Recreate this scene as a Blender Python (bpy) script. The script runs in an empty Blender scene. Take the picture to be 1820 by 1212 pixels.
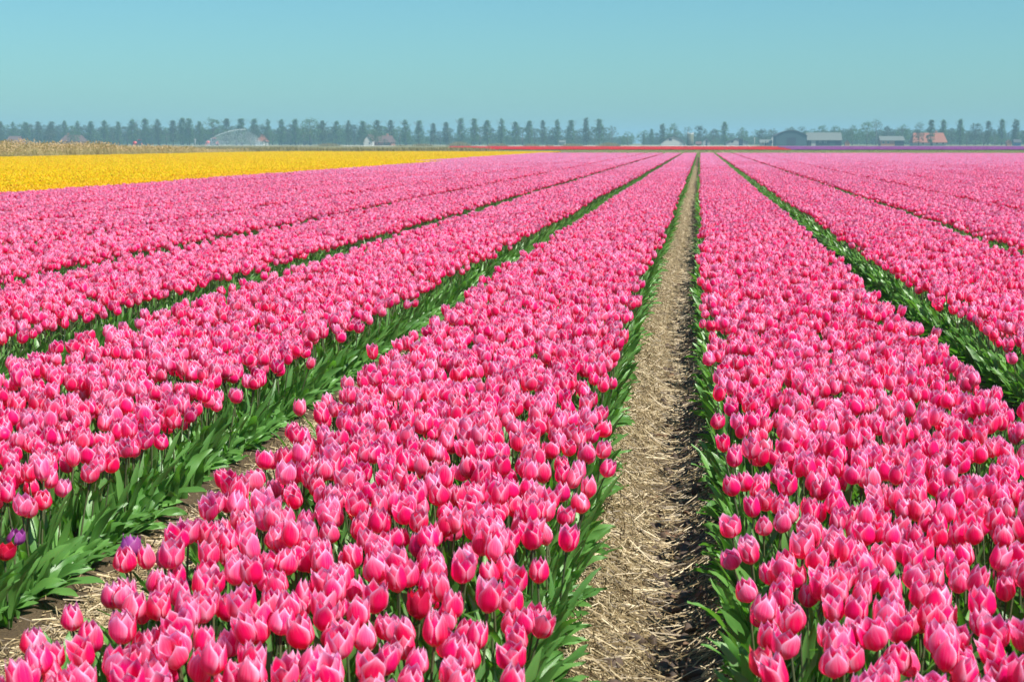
import bpy, math, random
import numpy as np
from mathutils import Vector, Matrix, noise

random.seed(7)
RNG = np.random.default_rng(7)
R = math.radians
SC = bpy.context.scene
COL = SC.collection

# ------------------------------------------------------------------ camera
FPX = 3000.0                       # focal length in pixels of the 1820 wide photograph
CAM_H = 1.23
BLOOM_Z = 0.28                     # height of the middle of a bloom
cam_d = bpy.data.cameras.new('camera')
cam_d.sensor_width = 36.0
cam_d.lens = 36.0 * FPX / 1820.0
cam_d.clip_start = 0.05
cam_d.clip_end = 9000.0
cam = bpy.data.objects.new('camera', cam_d)
COL.objects.link(cam)
YAW = math.atan(333 / FPX)
PITCH = math.atan(352 / FPX)
cam.location = (0, 0, CAM_H)
cam.rotation_euler = (R(90) - PITCH, 0, YAW)
cam_d.dof.use_dof = True
cam_d.dof.focus_distance = 7.0
cam_d.dof.aperture_fstop = 12.0
SC.camera = cam

# ------------------------------------------------------------------ sky, sun, exposure
SUN_EL, SUN_AZ = R(54), R(120)     # azimuth clockwise from +Y: behind the camera, to its right
w = bpy.data.worlds.new('World')
SC.world = w
w.use_nodes = True
nt = w.node_tree
nt.nodes.clear()
sky = nt.nodes.new('ShaderNodeTexSky')
sky.sky_type = 'NISHITA'
sky.sun_disc = False
sky.sun_elevation = SUN_EL
sky.sun_rotation = SUN_AZ
sky.altitude = 0
sky.air_density = 1.0
sky.dust_density = 0.6
sky.ozone_density = 1.0
tint = nt.nodes.new('ShaderNodeMixRGB')
tint.blend_type = 'MULTIPLY'
tint.inputs['Fac'].default_value = 1.0
tint.inputs['Color2'].default_value = (0.325, 0.61, 0.70, 1)
bg = nt.nodes.new('ShaderNodeBackground')
bg.inputs['Strength'].default_value = 0.1
wo = nt.nodes.new('ShaderNodeOutputWorld')
nt.links.new(sky.outputs[0], tint.inputs['Color1'])
nt.links.new(tint.outputs[0], bg.inputs['Color'])
nt.links.new(bg.outputs[0], wo.inputs['Surface'])

sun_d = bpy.data.lights.new('sun', 'SUN')
sun_d.energy = 5.0
sun_d.angle = R(0.5)
sun_d.color = (1.0, 0.95, 0.87)
sun = bpy.data.objects.new('sun', sun_d)
COL.objects.link(sun)
sdir = Vector((math.sin(SUN_AZ) * math.cos(SUN_EL), math.cos(SUN_AZ) * math.cos(SUN_EL), math.sin(SUN_EL)))
sun.rotation_euler = sdir.to_track_quat('Z', 'Y').to_euler()
sun.location = (20, -20, 40)

vs = SC.view_settings
vs.view_transform = 'Standard'
vs.look = 'None'
vs.gamma = 1.0
vs.exposure = 0.70
vs.use_curve_mapping = False
SC.cycles.max_bounces = 6
SC.cycles.transmission_bounces = 4
SC.cycles.diffuse_bounces = 4
SC.cycles.glossy_bounces = 2
SC.cycles.volume_bounces = 0

# ------------------------------------------------------------------ pixel helper: a photo pixel and a distance give a place in the world
_cy, _sy, _cp, _sp = math.cos(YAW), math.sin(YAW), math.cos(PITCH), math.sin(PITCH)


def proj(X, Y, Z):
    """world point -> photo pixel (1820 wide)"""
    z = Z - CAM_H
    xr = X * _cy + Y * _sy
    yf = -X * _sy + Y * _cy
    d = yf * _cp - z * _sp
    u = yf * _sp + z * _cp
    return 910 + FPX * xr / d, 606 - FPX * u / d, d


def xat(px, Y):
    t = (px - 910) / FPX
    # X cy + Y sy = t (-X sy + Y cy) cp   (pitch effect on depth is below a pixel near the horizon)
    tc = t * _cp
    # near the horizon d ~ yf*cp, up to a small term; solved for the ground line far away
    return Y * (tc * _cy - _sy) / (_cy + tc * _sy)


def zat(py, X, Y):
    """height above ground of a point at (X, Y) seen on photo row py"""
    yf = -X * _sy + Y * _cy
    k = (606 - py) / FPX
    z = yf * (k * _cp - _sp) / (_cp + k * _sp)
    return CAM_H + z


# ------------------------------------------------------------------ generic helpers
def tag(o, label=None, cat=None, group=None, kind=None):
    if label: o['label'] = label
    if cat: o['category'] = cat
    if group: o['group'] = group
    if kind: o['kind'] = kind
    return o


def link(o, parent=None):
    COL.objects.link(o)
    if parent is not None:
        o.parent = parent
    return o


class MB:
    """collects verts, faces, uvs, a per-vertex random value and material slots"""
    def __init__(self):
        self.v, self.f, self.uv, self.r, self.m = [], [], [], [], []

    def add(self, vs, fs, uvs=None, rnd=0.0, mat=0):
        b = len(self.v)
        self.v += [tuple(p) for p in vs]
        self.f += [tuple(i + b for i in q) for q in fs]
        self.uv += list(uvs) if uvs is not None else [(0.0, 0.0)] * len(vs)
        self.r += [rnd] * len(vs)
        self.m += [mat] * len(fs)

    def box(self, x0, y0, z0, x1, y1, z1, mat=0):
        v = [(x0, y0, z0), (x1, y0, z0), (x1, y1, z0), (x0, y1, z0), (x0, y0, z1), (x1, y0, z1), (x1, y1, z1), (x0, y1, z1)]
        self.add(v, [(0, 3, 2, 1), (4, 5, 6, 7), (0, 1, 5, 4), (1, 2, 6, 5), (2, 3, 7, 6), (3, 0, 4, 7)], mat=mat)

    def prism(self, prof, y0, y1, mat=0):
        """profile in (x, z), extruded along y"""
        n = len(prof)
        v = [(x, y0, z) for x, z in prof] + [(x, y1, z) for x, z in prof]
        fs = [tuple(range(n)), tuple(range(2 * n - 1, n - 1, -1))]
        fs += [(i, i + n, (i + 1) % n + n, (i + 1) % n) for i in range(n)]
        self.add(v, fs, mat=mat)

    def tube(self, p, q, r0, r1, n=6, mat=0, cap=True):
        p, q = Vector(p), Vector(q)
        d = (q - p).normalized()
        a = d.orthogonal().normalized()
        b = d.cross(a)
        v = []
        for c, r in ((p, r0), (q, r1)):
            for i in range(n):
                t = 2 * math.pi * i / n
                v.append(c + (a * math.cos(t) + b * math.sin(t)) * r)
        fs = [(i, (i + 1) % n, (i + 1) % n + n, i + n) for i in range(n)]
        if cap:
            fs += [tuple(range(n - 1, -1, -1)), tuple(range(n, 2 * n))]
        self.add(v, fs, mat=mat)

    def mesh(self, name, mats, smooth=True):
        me = bpy.data.meshes.new(name)
        me.from_pydata(self.v, [], self.f)
        for m in mats:
            me.materials.append(m)
        if len(mats) > 1:
            me.polygons.foreach_set('material_index', self.m)
        if smooth:
            me.polygons.foreach_set('use_smooth', [True] * len(self.f))
        idx = np.zeros(len(me.loops), dtype=np.int32)
        me.loops.foreach_get('vertex_index', idx)
        uvl = me.uv_layers.new(name='UVMap')
        uv = np.array(self.uv, dtype=np.float32)[idx]
        uvl.data.foreach_set('uv', uv.ravel())
        at = me.attributes.new('rnd', 'FLOAT', 'POINT')
        at.data.foreach_set('value', np.array(self.r, dtype=np.float32))
        me.update()
        return me

    def obj(self, name, mats, parent=None, smooth=True):
        o = bpy.data.objects.new(name, self.mesh(name, mats if isinstance(mats, (list, tuple)) else [mats], smooth))
        return link(o, parent)


def empty(name, loc, rz=0):
    o = bpy.data.objects.new(name, None)
    o.empty_display_size = 0.1
    o.location = loc
    o.rotation_euler = (0, 0, rz)
    return link(o)


# ------------------------------------------------------------------ materials
def new_mat(name):
    m = bpy.data.materials.new(name)
    m.use_nodes = True
    t = m.node_tree
    t.nodes.clear()
    return m, t


def N(t, typ, **kw):
    n = t.nodes.new(typ)
    for k, v in kw.items():
        if isinstance(k, str) and hasattr(n, k):
            setattr(n, k, v)
    return n


def ramp(t, fac, stops):
    n = t.nodes.new('ShaderNodeValToRGB')
    e = n.color_ramp.elements
    e[0].position, e[0].color = stops[0][0], (*stops[0][1], 1)
    e[1].position, e[1].color = stops[-1][0], (*stops[-1][1], 1)
    for p, c in stops[1:-1]:
        k = e.new(p)
        k.color = (*c, 1)
    t.links.new(fac, n.inputs[0])
    return n.outputs[0]


def math_(t, op, a, b=None, clamp=False):
    n = t.nodes.new('ShaderNodeMath')
    n.operation = op
    n.use_clamp = clamp
    for i, x in enumerate((a, b)):
        if x is None: continue
        if isinstance(x, (int, float)): n.inputs[i].default_value = x
        else: t.links.new(x, n.inputs[i])
    return n.outputs[0]


def mix(t, fac, a, b, mode='MIX'):
    n = t.nodes.new('ShaderNodeMixRGB')
    n.blend_type = mode
    for i, x in enumerate((fac, a, b)):
        if isinstance(x, (int, float)): n.inputs[i].default_value = x
        elif isinstance(x, tuple): n.inputs[i].default_value = (*x, 1)
        else: t.links.new(x, n.inputs[i])
    return n.outputs[0]


def noise_tex(t, scale, detail=3, coord=None, rough=0.6, dist=0.0):
    n = t.nodes.new('ShaderNodeTexNoise')
    n.inputs['Scale'].default_value = scale
    n.inputs['Detail'].default_value = detail
    n.inputs['Roughness'].default_value = rough
    n.inputs['Distortion'].default_value = dist
    if coord is not None:
        t.links.new(coord, n.inputs['Vector'])
    return n.outputs['Fac']


def rand_value(t):
    """per flower random: object random plus the per-vertex attribute of joined meshes"""
    oi = t.nodes.new('ShaderNodeObjectInfo')
    at = t.nodes.new('ShaderNodeAttribute')
    at.attribute_name = 'rnd'
    s = math_(t, 'ADD', oi.outputs['Random'], at.outputs['Fac'])
    return math_(t, 'FRACT', s)


def leafy(t, col, rough=0.5, trans=0.4, tcol=None, spec=0.5, bump=None):
    """principled plus translucent"""
    p = t.nodes.new('ShaderNodeBsdfPrincipled')
    p.inputs['Roughness'].default_value = rough
    p.inputs['Specular IOR Level'].default_value = spec
    tr = t.nodes.new('ShaderNodeBsdfTranslucent')
    t.links.new(col, p.inputs['Base Color'])
    t.links.new(tcol if tcol is not None else col, tr.inputs['Color'])
    if bump is not None:
        b = t.nodes.new('ShaderNodeBump')
        b.inputs['Strength'].default_value = 0.35
        b.inputs['Distance'].default_value = 0.002
        t.links.new(bump, b.inputs['Height'])
        t.links.new(b.outputs[0], p.inputs['Normal'])
    mx = t.nodes.new('ShaderNodeMixShader')
    mx.inputs[0].default_value = trans
    t.links.new(p.outputs[0], mx.inputs[1])
    t.links.new(tr.outputs[0], mx.inputs[2])
    o = t.nodes.new('ShaderNodeOutputMaterial')
    t.links.new(mx.outputs[0], o.inputs['Surface'])


def petal_mat(name, centre, edge, base, rim=1.0, var=0.05, through=(1.12, 0.75, 1.05)):
    m, t = new_mat(name)
    uv = t.nodes.new('ShaderNodeUVMap')
    uv.uv_map = 'UVMap'
    sep = t.nodes.new('ShaderNodeSeparateXYZ')
    t.links.new(uv.outputs[0], sep.inputs[0])
    u = math_(t, 'ABSOLUTE', math_(t, 'SUBTRACT', math_(t, 'MULTIPLY', sep.outputs[0], 2.0), 1.0))
    v = sep.outputs[1]
    rnd = rand_value(t)
    # fine veins running up the petal
    comb = t.nodes.new('ShaderNodeCombineXYZ')
    t.links.new(math_(t, 'MULTIPLY', sep.outputs[0], 16.0), comb.inputs[0])
    t.links.new(math_(t, 'MULTIPLY', v, 1.6), comb.inputs[1])
    t.links.new(math_(t, 'MULTIPLY', rnd, 37.0), comb.inputs[2])
    vein = noise_tex(t, 1.0, 3, comb.outputs[0])
    veins = math_(t, 'MULTIPLY', math_(t, 'SUBTRACT', vein, 0.5), 0.55)
    # pale rim: across the petal and towards its tip
    e = math_(t, 'POWER', u, 3.6)
    e = math_(t, 'ADD', math_(t, 'MULTIPLY', e, math_(t, 'ADD', math_(t, 'MULTIPLY', v, 0.95), 0.12)), math_(t, 'MULTIPLY', math_(t, 'POWER', v, 7.0), 0.60))
    e = math_(t, 'ADD', e, veins)
    e = math_(t, 'ADD', e, math_(t, 'MULTIPLY', math_(t, 'SUBTRACT', rnd, 0.5), 0.24))
    e = math_(t, 'MULTIPLY', e, rim, clamp=True)
    col = mix(t, e, centre, edge)
    hs = t.nodes.new('ShaderNodeHueSaturation')
    t.links.new(col, hs.inputs['Color'])
    r2 = math_(t, 'FRACT', math_(t, 'MULTIPLY', rnd, 7.31))
    t.links.new(math_(t, 'ADD', math_(t, 'MULTIPLY', math_(t, 'SUBTRACT', r2, 0.5), var), 0.5), hs.inputs['Hue'])
    r3 = math_(t, 'FRACT', math_(t, 'MULTIPLY', rnd, 17.7))
    t.links.new(math_(t, 'ADD', math_(t, 'MULTIPLY', r3, 0.20), 0.90), hs.inputs['Value'])
    # yellowish foot
    b = math_(t, 'SUBTRACT', 1.0, math_(t, 'MULTIPLY', v, 7.0), clamp=True)
    col = mix(t, b, hs.outputs[0], base)
    leafy(t, col, rough=0.38, trans=0.5, tcol=mix(t, 1.0, col, through, 'MULTIPLY'), spec=0.4, bump=vein)
    return m


def leaf_mat(name, c0, c1, trans=0.22, rough=0.42, spec=0.5):
    m, t = new_mat(name)
    uv = t.nodes.new('ShaderNodeUVMap')
    uv.uv_map = 'UVMap'
    sep = t.nodes.new('ShaderNodeSeparateXYZ')
    t.links.new(uv.outputs[0], sep.inputs[0])
    rnd = rand_value(t)
    comb = t.nodes.new('ShaderNodeCombineXYZ')
    t.links.new(math_(t, 'MULTIPLY', sep.outputs[0], 22.0), comb.inputs[0])
    t.links.new(math_(t, 'MULTIPLY', sep.outputs[1], 2.0), comb.inputs[1])
    t.links.new(math_(t, 'MULTIPLY', rnd, 51.0), comb.inputs[2])
    st = noise_tex(t, 1.0, 3, comb.outputs[0])
    f = math_(t, 'ADD', math_(t, 'MULTIPLY', rnd, 0.6), math_(t, 'MULTIPLY', st, 0.55), clamp=True)
    col = mix(t, f, c0, c1)
    tc = mix(t, 1.0, col, (1.3, 1.6, 0.5), 'MULTIPLY')
    leafy(t, col, rough=rough, trans=trans, tcol=tc, spec=spec, bump=st)
    return m


def flat_mat(name, col, rough=0.8, var=0.25, scale=3.0, metallic=0.0, col2=None, stretch=None):
    m, t = new_mat(name)
    tc = t.nodes.new('ShaderNodeTexCoord')
    src = tc.outputs['Object']
    if stretch:
        mp = t.nodes.new('ShaderNodeMapping')
        mp.inputs['Scale'].default_value = stretch
        t.links.new(src, mp.inputs[0])
        src = mp.outputs[0]
    n = noise_tex(t, scale, 5, src)
    c2 = col2 if col2 else tuple(c * (1 - var) for c in col)
    c = ramp(t, n, [(0.3, c2), (0.7, col)])
    p = t.nodes.new('ShaderNodeBsdfPrincipled')
    p.inputs['Roughness'].default_value = rough
    p.inputs['Metallic'].default_value = metallic
    t.links.new(c, p.inputs['Base Color'])
    o = t.nodes.new('ShaderNodeOutputMaterial')
    t.links.new(p.outputs[0], o.inputs['Surface'])
    return m


PINK = petal_mat('pink petal', (0.92, 0.008, 0.175), (1.0, 0.66, 0.88), (0.80, 0.62, 0.22), 1.52, 0.018)
YEL = petal_mat('yellow petal', (0.98, 0.50, 0.0005), (1.0, 0.86, 0.001), (0.85, 0.55, 0.02), 1.5, 0.02, (1.0, 1.0, 0.5))
RED = petal_mat('red petal', (0.90, 0.014, 0.012), (0.95, 0.06, 0.05), (0.8, 0.4, 0.05), 1.0, 0.02)
CRIM = petal_mat('crimson petal', (0.62, 0.006, 0.05), (0.85, 0.06, 0.14), (0.8, 0.4, 0.05), 1.0, 0.02)
ORA = petal_mat('coral petal', (0.86, 0.04, 0.08), (0.95, 0.38, 0.45), (0.8, 0.6, 0.2), 1.0, 0.03)
PUR = petal_mat('purple petal', (0.42, 0.07, 0.36), (0.60, 0.22, 0.55), (0.5, 0.3, 0.3), 1.0, 0.03)
LEAF = leaf_mat('tulip leaf', (0.036, 0.135, 0.022), (0.17, 0.38, 0.085), 0.34, 0.36, 0.6)
STEM = leaf_mat('tulip stem', (0.050, 0.085, 0.035), (0.11, 0.12, 0.05), 0.05, 0.5)
STAMEN = flat_mat('stamen', (0.45, 0.35, 0.04))
LOWG = leaf_mat('low crop leaf', (0.17, 0.20, 0.075), (0.36, 0.33, 0.17), 0.15, 0.7, 0.2)

# ------------------------------------------------------------------ tulip geometry


def petal(rs, ang, inner, Rr, Hh, op, nu, nv, curl=0.0):
    """one petal of the cup; returns verts, faces, uvs"""
    vs, uvs = [], []
    rad = Rr * (0.90 if inner else 1.0)
    half = rs.uniform(0.92, 1.08) * (0.92 if inner else 1.0)
    hh = Hh * (rs.uniform(0.95, 1.04)) * (1.02 if inner else 1.0)
    flare = op + rs.uniform(-0.10, 0.12)
    tipb = rs.uniform(-0.16, 0.10)
    skew = rs.uniform(-0.12, 0.12)
    for j in range(nv + 1):
        v = j / nv
        # radius of the cup along the petal
        if v < 0.42:
            s = v / 0.42
            r = 0.12 + 0.88 * math.sin(s * math.pi / 2) ** 0.85
        else:
            s = (v - 0.42) / 0.58
            r = 1.0 + (flare - 1.0) * s ** 1.6
        z = hh * (v ** 1.12)
        if v > 0.8:
            r += tipb * ((v - 0.8) / 0.2) ** 2 * 0.8
        # width of the petal
        wv = (math.sin(math.pi * min(1, v * 0.62 + 0.12)) ** 0.7) * (1 - max(0, (v - 0.58) / 0.42) ** 1.75)
        wv = max(wv, 0.03)
        for i in range(nu + 1):
            u = -1 + 2 * i / nu
            a = ang + (u * wv * half) * (1.0 if r > 0.3 else 0.9) + skew * v * v * 0.4
            bulge = 0.07 * (1 - u * u) * math.sin(math.pi * min(v, 1.0))
            edge = 0.10 * abs(u) ** 3 * v * (1 + curl)
            rr = rad * (r * (1 + bulge) + edge * 0.25 + (0.03 if not inner and abs(u) > 0.6 else 0))
            wob = 0.018 * math.sin(5.0 * v + 2.2 * u + ang * 3) * v
            zz = z * (1 - 0.05 * u * u * v) + hh * 0.02 * math.sin(u * 3 + ang)
            rr *= 1 + wob
            vs.append((rr * math.cos(a), rr * math.sin(a), zz))
            uvs.append((i / nu, v))
    fs = [(j * (nu + 1) + i, j * (nu + 1) + i + 1, (j + 1) * (nu + 1) + i + 1, (j + 1) * (nu + 1) + i)
          for j in range(nv) for i in range(nu)]
    return vs, fs, uvs


def leaf(base, az, length, width, lean, droop, ns, twist=0.0, nu=2, fold=0.35, wavy=0.0, phase=0.0):
    """a lanceolate leaf that rises and bends over"""
    vs, uvs = [], []
    p = Vector(base)
    th = R(90) - lean            # angle above horizontal at the base
    dh = Vector((math.cos(az), math.sin(az), 0))
    side0 = Vector((-math.sin(az), math.cos(az), 0))
    seg = length / ns
    for j in range(ns + 1):
        v = j / ns
        ww = width * (math.sin(math.pi * (0.10 + 0.90 * v)) ** 0.65 if v < 1 else 0.02) * (1.0 - 0.25 * v)
        d = dh * math.cos(th) + Vector((0, 0, 1)) * math.sin(th)
        nrm = side0.cross(d)
        tw = twist * v
        side = side0 * math.cos(tw) + nrm * math.sin(tw)
        up = side.cross(d) * -1
        for i in range(nu + 1):
            u = -1 + 2 * i / nu
            q = p + side * (u * ww * 0.5) + up * (abs(u) * ww * fold * (1 - 0.6 * v) - 0.0)
            if wavy and abs(u) > 0.9:
                q = q + up * wavy * math.sin(phase + v * 13 + (1.7 if u > 0 else 0)) * v
            vs.append(tuple(q))
            uvs.append((i / nu, v))
        p = p + d * seg
        th -= droop * (0.4 + 1.2 * v) / ns
    m = nu + 1
    fs = [(j * m + i, j * m + i + 1, (j + 1) * m + i + 1, (j + 1) * m + i) for j in range(ns) for i in range(nu)]
    return vs, fs, uvs


def stem_geo(h, bx, by, n=5, seg=3, r=0.0028):
    vs, uvs = [], []
    for j in range(seg + 1):
        v = j / seg
        cx, cy = bx * v * v, by * v * v
        for i in range(n):
            t = 2 * math.pi * i / n
            vs.append((cx + r * math.cos(t), cy + r * math.sin(t), h * v))
            uvs.append((i / n, v))
    fs = [(j * n + i, j * n + (i + 1) % n, (j + 1) * n + (i + 1) % n, (j + 1) * n + i) for j in range(seg) for i in range(n)]
    return vs, fs, uvs


def tulip_spec(seed, open_=None):
    rs = random.Random(seed)
    H = rs.uniform(0.238, 0.260)
    bx, by = rs.uniform(-.016, .016), rs.uniform(-.016, .016)
    Rr = rs.uniform(0.0205, 0.0265)
    Hh = rs.uniform(0.056, 0.067)
    op = open_ if open_ is not None else rs.choice([0.52, 0.64, 0.72, 0.80, 0.88, 0.95, 1.06])
    a0 = rs.uniform(0, 2)
    tilt = (rs.uniform(-.2, .2), rs.uniform(-.2, .2))
    lv = []
    for k in range(3):
        az = a0 * 3 + k * 2.2 + rs.uniform(-.5, .5)
        lv.append(dict(base=(0.008 * math.cos(az), 0.008 * math.sin(az), 0.018 * k), az=az,
                       length=rs.uniform(.17, .26) * (1 - .08 * k), width=rs.uniform(.028, .044) * (1 - .12 * k),
                       lean=rs.uniform(.10, .38), droop=rs.uniform(.3, 1.1), twist=rs.uniform(-.9, .9),
                       wavy=rs.uniform(.0, .006), phase=rs.uniform(0, 6)))
    return dict(rs=rs, H=H, bx=bx, by=by, R=Rr, Hh=Hh, op=op, a0=a0, tilt=tilt, leaves=lv)


def bloom_geos(sp, nu, nv):
    rs = random.Random(int(sp['a0'] * 1e6))
    T = Matrix.Translation((sp['bx'], sp['by'], sp['H'] - 0.002)) @ Matrix.Rotation(sp['tilt'][0], 4, 'X') @ Matrix.Rotation(sp['tilt'][1], 4, 'Y')
    out = []
    for k in range(6):
        inner = k >= 3
        ang = sp['a0'] + (k % 3) * 2 * math.pi / 3 + (math.pi / 3 if inner else 0) + rs.uniform(-.08, .08)
        v, f, uv = petal(rs, ang, inner, sp['R'], sp['Hh'], sp['op'], nu, nv)
        out.append(([tuple(T @ Vector(p)) for p in v], f, uv))
    return out


def tulip_into(mb, sp, T, rnd, nu, nv, leaves=3, lseg=6, pm=0, lm=1, sm=2, stem=True, lnu=2):
    for v, f, uv in bloom_geos(sp, nu, nv):
        mb.add([tuple(T @ Vector(p)) for p in v], f, uv, rnd, pm)
    if stem:
        v, f, uv = stem_geo(sp['H'], sp['bx'], sp['by'], n=4 if nu > 2 else 3, seg=3 if nu > 2 else 1, r=.0028 if nu > 2 else .0035)
        mb.add([tuple(T @ Vector(p)) for p in v], f, uv, rnd, sm)
    for L in sp['leaves'][:leaves]:
        v, f, uv = leaf(ns=lseg, nu=lnu, **L)
        mb.add([tuple(T @ Vector(p)) for p in v], f, uv, rnd, lm)


def src_collection(name, meshes):
    """source meshes for the instances of a stuff object; the collection stays outside the scene"""
    c = bpy.data.collections.new(name)
    for i, me in enumerate(meshes):
        o = bpy.data.objects.new('%s source %03d' % (name, i), me)
        c.objects.link(o)
    return c


def scatter(name, coll, pos, rot, scl, idx, parent=None):
    n = len(pos)
    me = bpy.data.meshes.new(name)
    me.vertices.add(n)
    me.vertices.foreach_set('co', np.asarray(pos, dtype=np.float32).ravel())
    for nm, data in (('rot', rot), ('scl', scl)):
        a = me.attributes.new(nm, 'FLOAT_VECTOR', 'POINT')
        a.data.foreach_set('vector', np.asarray(data, dtype=np.float32).ravel())
    a = me.attributes.new('pick', 'INT', 'POINT')
    a.data.foreach_set('value', np.asarray(idx, dtype=np.int32))
    o = bpy.data.objects.new(name, me)
    link(o, parent)
    ng = bpy.data.node_groups.new(name + ' nodes', 'GeometryNodeTree')
    ng.interface.new_socket(name='Geometry', in_out='INPUT', socket_type='NodeSocketGeometry')
    ng.interface.new_socket(name='Geometry', in_out='OUTPUT', socket_type='NodeSocketGeometry')
    gi = ng.nodes.new('NodeGroupInput')
    go = ng.nodes.new('NodeGroupOutput')
    ip = ng.nodes.new('GeometryNodeInstanceOnPoints')
    ci = ng.nodes.new('GeometryNodeCollectionInfo')
    ci.inputs['Collection'].default_value = coll
    ci.inputs['Separate Children'].default_value = True
    ci.inputs['Reset Children'].default_value = True
    ip.inputs['Pick Instance'].default_value = True

    def na(nm, typ):
        x = ng.nodes.new('GeometryNodeInputNamedAttribute')
        x.data_type = typ
        x.inputs['Name'].default_value = nm
        return [s for s in x.outputs if s.enabled and s.name == 'Attribute'][0]
    ng.links.new(gi.outputs[0], ip.inputs['Points'])
    ng.links.new(ci.outputs[0], ip.inputs['Instance'])
    ng.links.new(na('pick', 'INT'), ip.inputs['Instance Index'])
    ng.links.new(na('rot', 'FLOAT_VECTOR'), ip.inputs['Rotation'])
    ng.links.new(na('scl', 'FLOAT_VECTOR'), ip.inputs['Scale'])
    ng.links.new(ip.outputs[0], go.inputs[0])
    md = o.modifiers.new('instances', 'NODES')
    md.node_group = ng
    return o


# ------------------------------------------------------------------ layout of the field
FIELD_END = 152.0
YEL_END = 176.0
NEAR = 17.0
# gap centres and gap widths at bloom level
LG = [(-0.18, 0.47), (-1.62, 0.40), (-3.18, 0.41), (-4.76, 0.37), (-6.36, 0.32), (-7.94, 0.26), (-9.52, 0.25), (-11.1, 0.25), (-12.78, 0.25)]
RG = [(-0.18, 0.47), (1.27, 0.39), (2.80, 0.34), (4.40, 0.28), (5.98, 0.26)]
while RG[-1][0] < 42: RG.append((RG[-1][0] + 1.58, 0.25))
YG = [(-12.78, 0.22)]
while YG[-1][0] > -44.5: YG.append((YG[-1][0] - 1.6, 0.12))


def beds_from(gaps, sgn):
    out = []
    for (a, wa), (b, wb) in zip(gaps[:-1], gaps[1:]):
        lo, hi = (a + wa / 2, b - wb / 2) if sgn > 0 else (b + wb / 2, a - wa / 2)
        out.append((lo, hi))
    return out


LEFT = beds_from(LG, -1)
RIGHT = beds_from(RG, 1)
YELB = beds_from(YG, -1)


def sway(y):
    """the beds drift a few centimetres sideways along their length"""
    return 0.065 * math.exp(-max(0, y - 3) / 5.0) + 0.02 * math.sin(y * 0.35) * math.exp(-y / 60)


def in_view(x, y, z=0.26, m=60):
    if y < 1: return False
    px, py, d = proj(x, y, z)
    return -m - 900 / y * 1.0 < px < 1820 + m + 900 / y and py < 1212 + m + 900 / y


# ground height across a bed gap
def ground_z(x, y):
    if y > FIELD_END + 5: return 0.0
    x -= sway(y)
    c = LG[0][0]
    t = (x - c) / 0.23
    if abs(t) < 1.0:
        f = (1 - t) / 2 if t > 0.25 else (t + 1) / 1.25 * 0.5
        # deepest at t = .25, banks left and right
        if t > 0.30: dep = (1 - t) / 0.70
        else: dep = (t + 1) / 1.30
        return 0.02 - 0.085 * (dep ** 1.2)
    for g, wd in LG[1:] + RG[1:]:
        if abs(x - g) < 0.17:
            return 0.02 - 0.05 * (1 - abs(x - g) / 0.17)
    return 0.02


# ------------------------------------------------------------------ ground
def ground_material():
    m, t = new_mat('field soil and far grass')
    tc = t.nodes.new('ShaderNodeTexCoord')
    P = tc.outputs['Object']
    sep = t.nodes.new('ShaderNodeSeparateXYZ')
    t.links.new(P, sep.inputs[0])
    n1 = noise_tex(t, 9.0, 8, P, 0.75)
    n2 = noise_tex(t, 90.0, 5, P, 0.7)
    soil = ramp(t, n1, [(0.30, (0.030, 0.020, 0.014)), (0.55, (0.085, 0.060, 0.036)), (0.75, (0.17, 0.125, 0.075))])
    soil = mix(t, math_(t, 'MULTIPLY', n2, 0.35), soil, (0.28, 0.21, 0.12))
    n3 = noise_tex(t, 0.06, 6, P, 0.7)
    n4 = noise_tex(t, 1.4, 6, P, 0.7)
    far = ramp(t, n3, [(0.30, (0.10, 0.13, 0.045)), (0.5, (0.19, 0.18, 0.085)), (0.7, (0.26, 0.23, 0.12))])
    far = mix(t, math_(t, 'MULTIPLY', n4, 0.5), far, (0.14, 0.15, 0.06))
    k = math_(t, 'GREATER_THAN', sep.outputs[1], FIELD_END + 2)
    col = mix(t, k, soil, far)
    p = t.nodes.new('ShaderNodeBsdfPrincipled')
    p.inputs['Roughness'].default_value = 0.95
    p.inputs['Specular IOR Level'].default_value = 0.15
    t.links.new(col, p.inputs['Base Color'])
    b = t.nodes.new('ShaderNodeBump')
    b.inputs['Strength'].default_value = 0.9
    b.inputs['Distance'].default_value = 0.02
    t.links.new(n2, b.inputs['Height'])
    t.links.new(b.outputs[0], p.inputs['Normal'])
    o = t.nodes.new('ShaderNodeOutputMaterial')
    t.links.new(p.outputs[0], o.inputs['Surface'])
    return m


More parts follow.
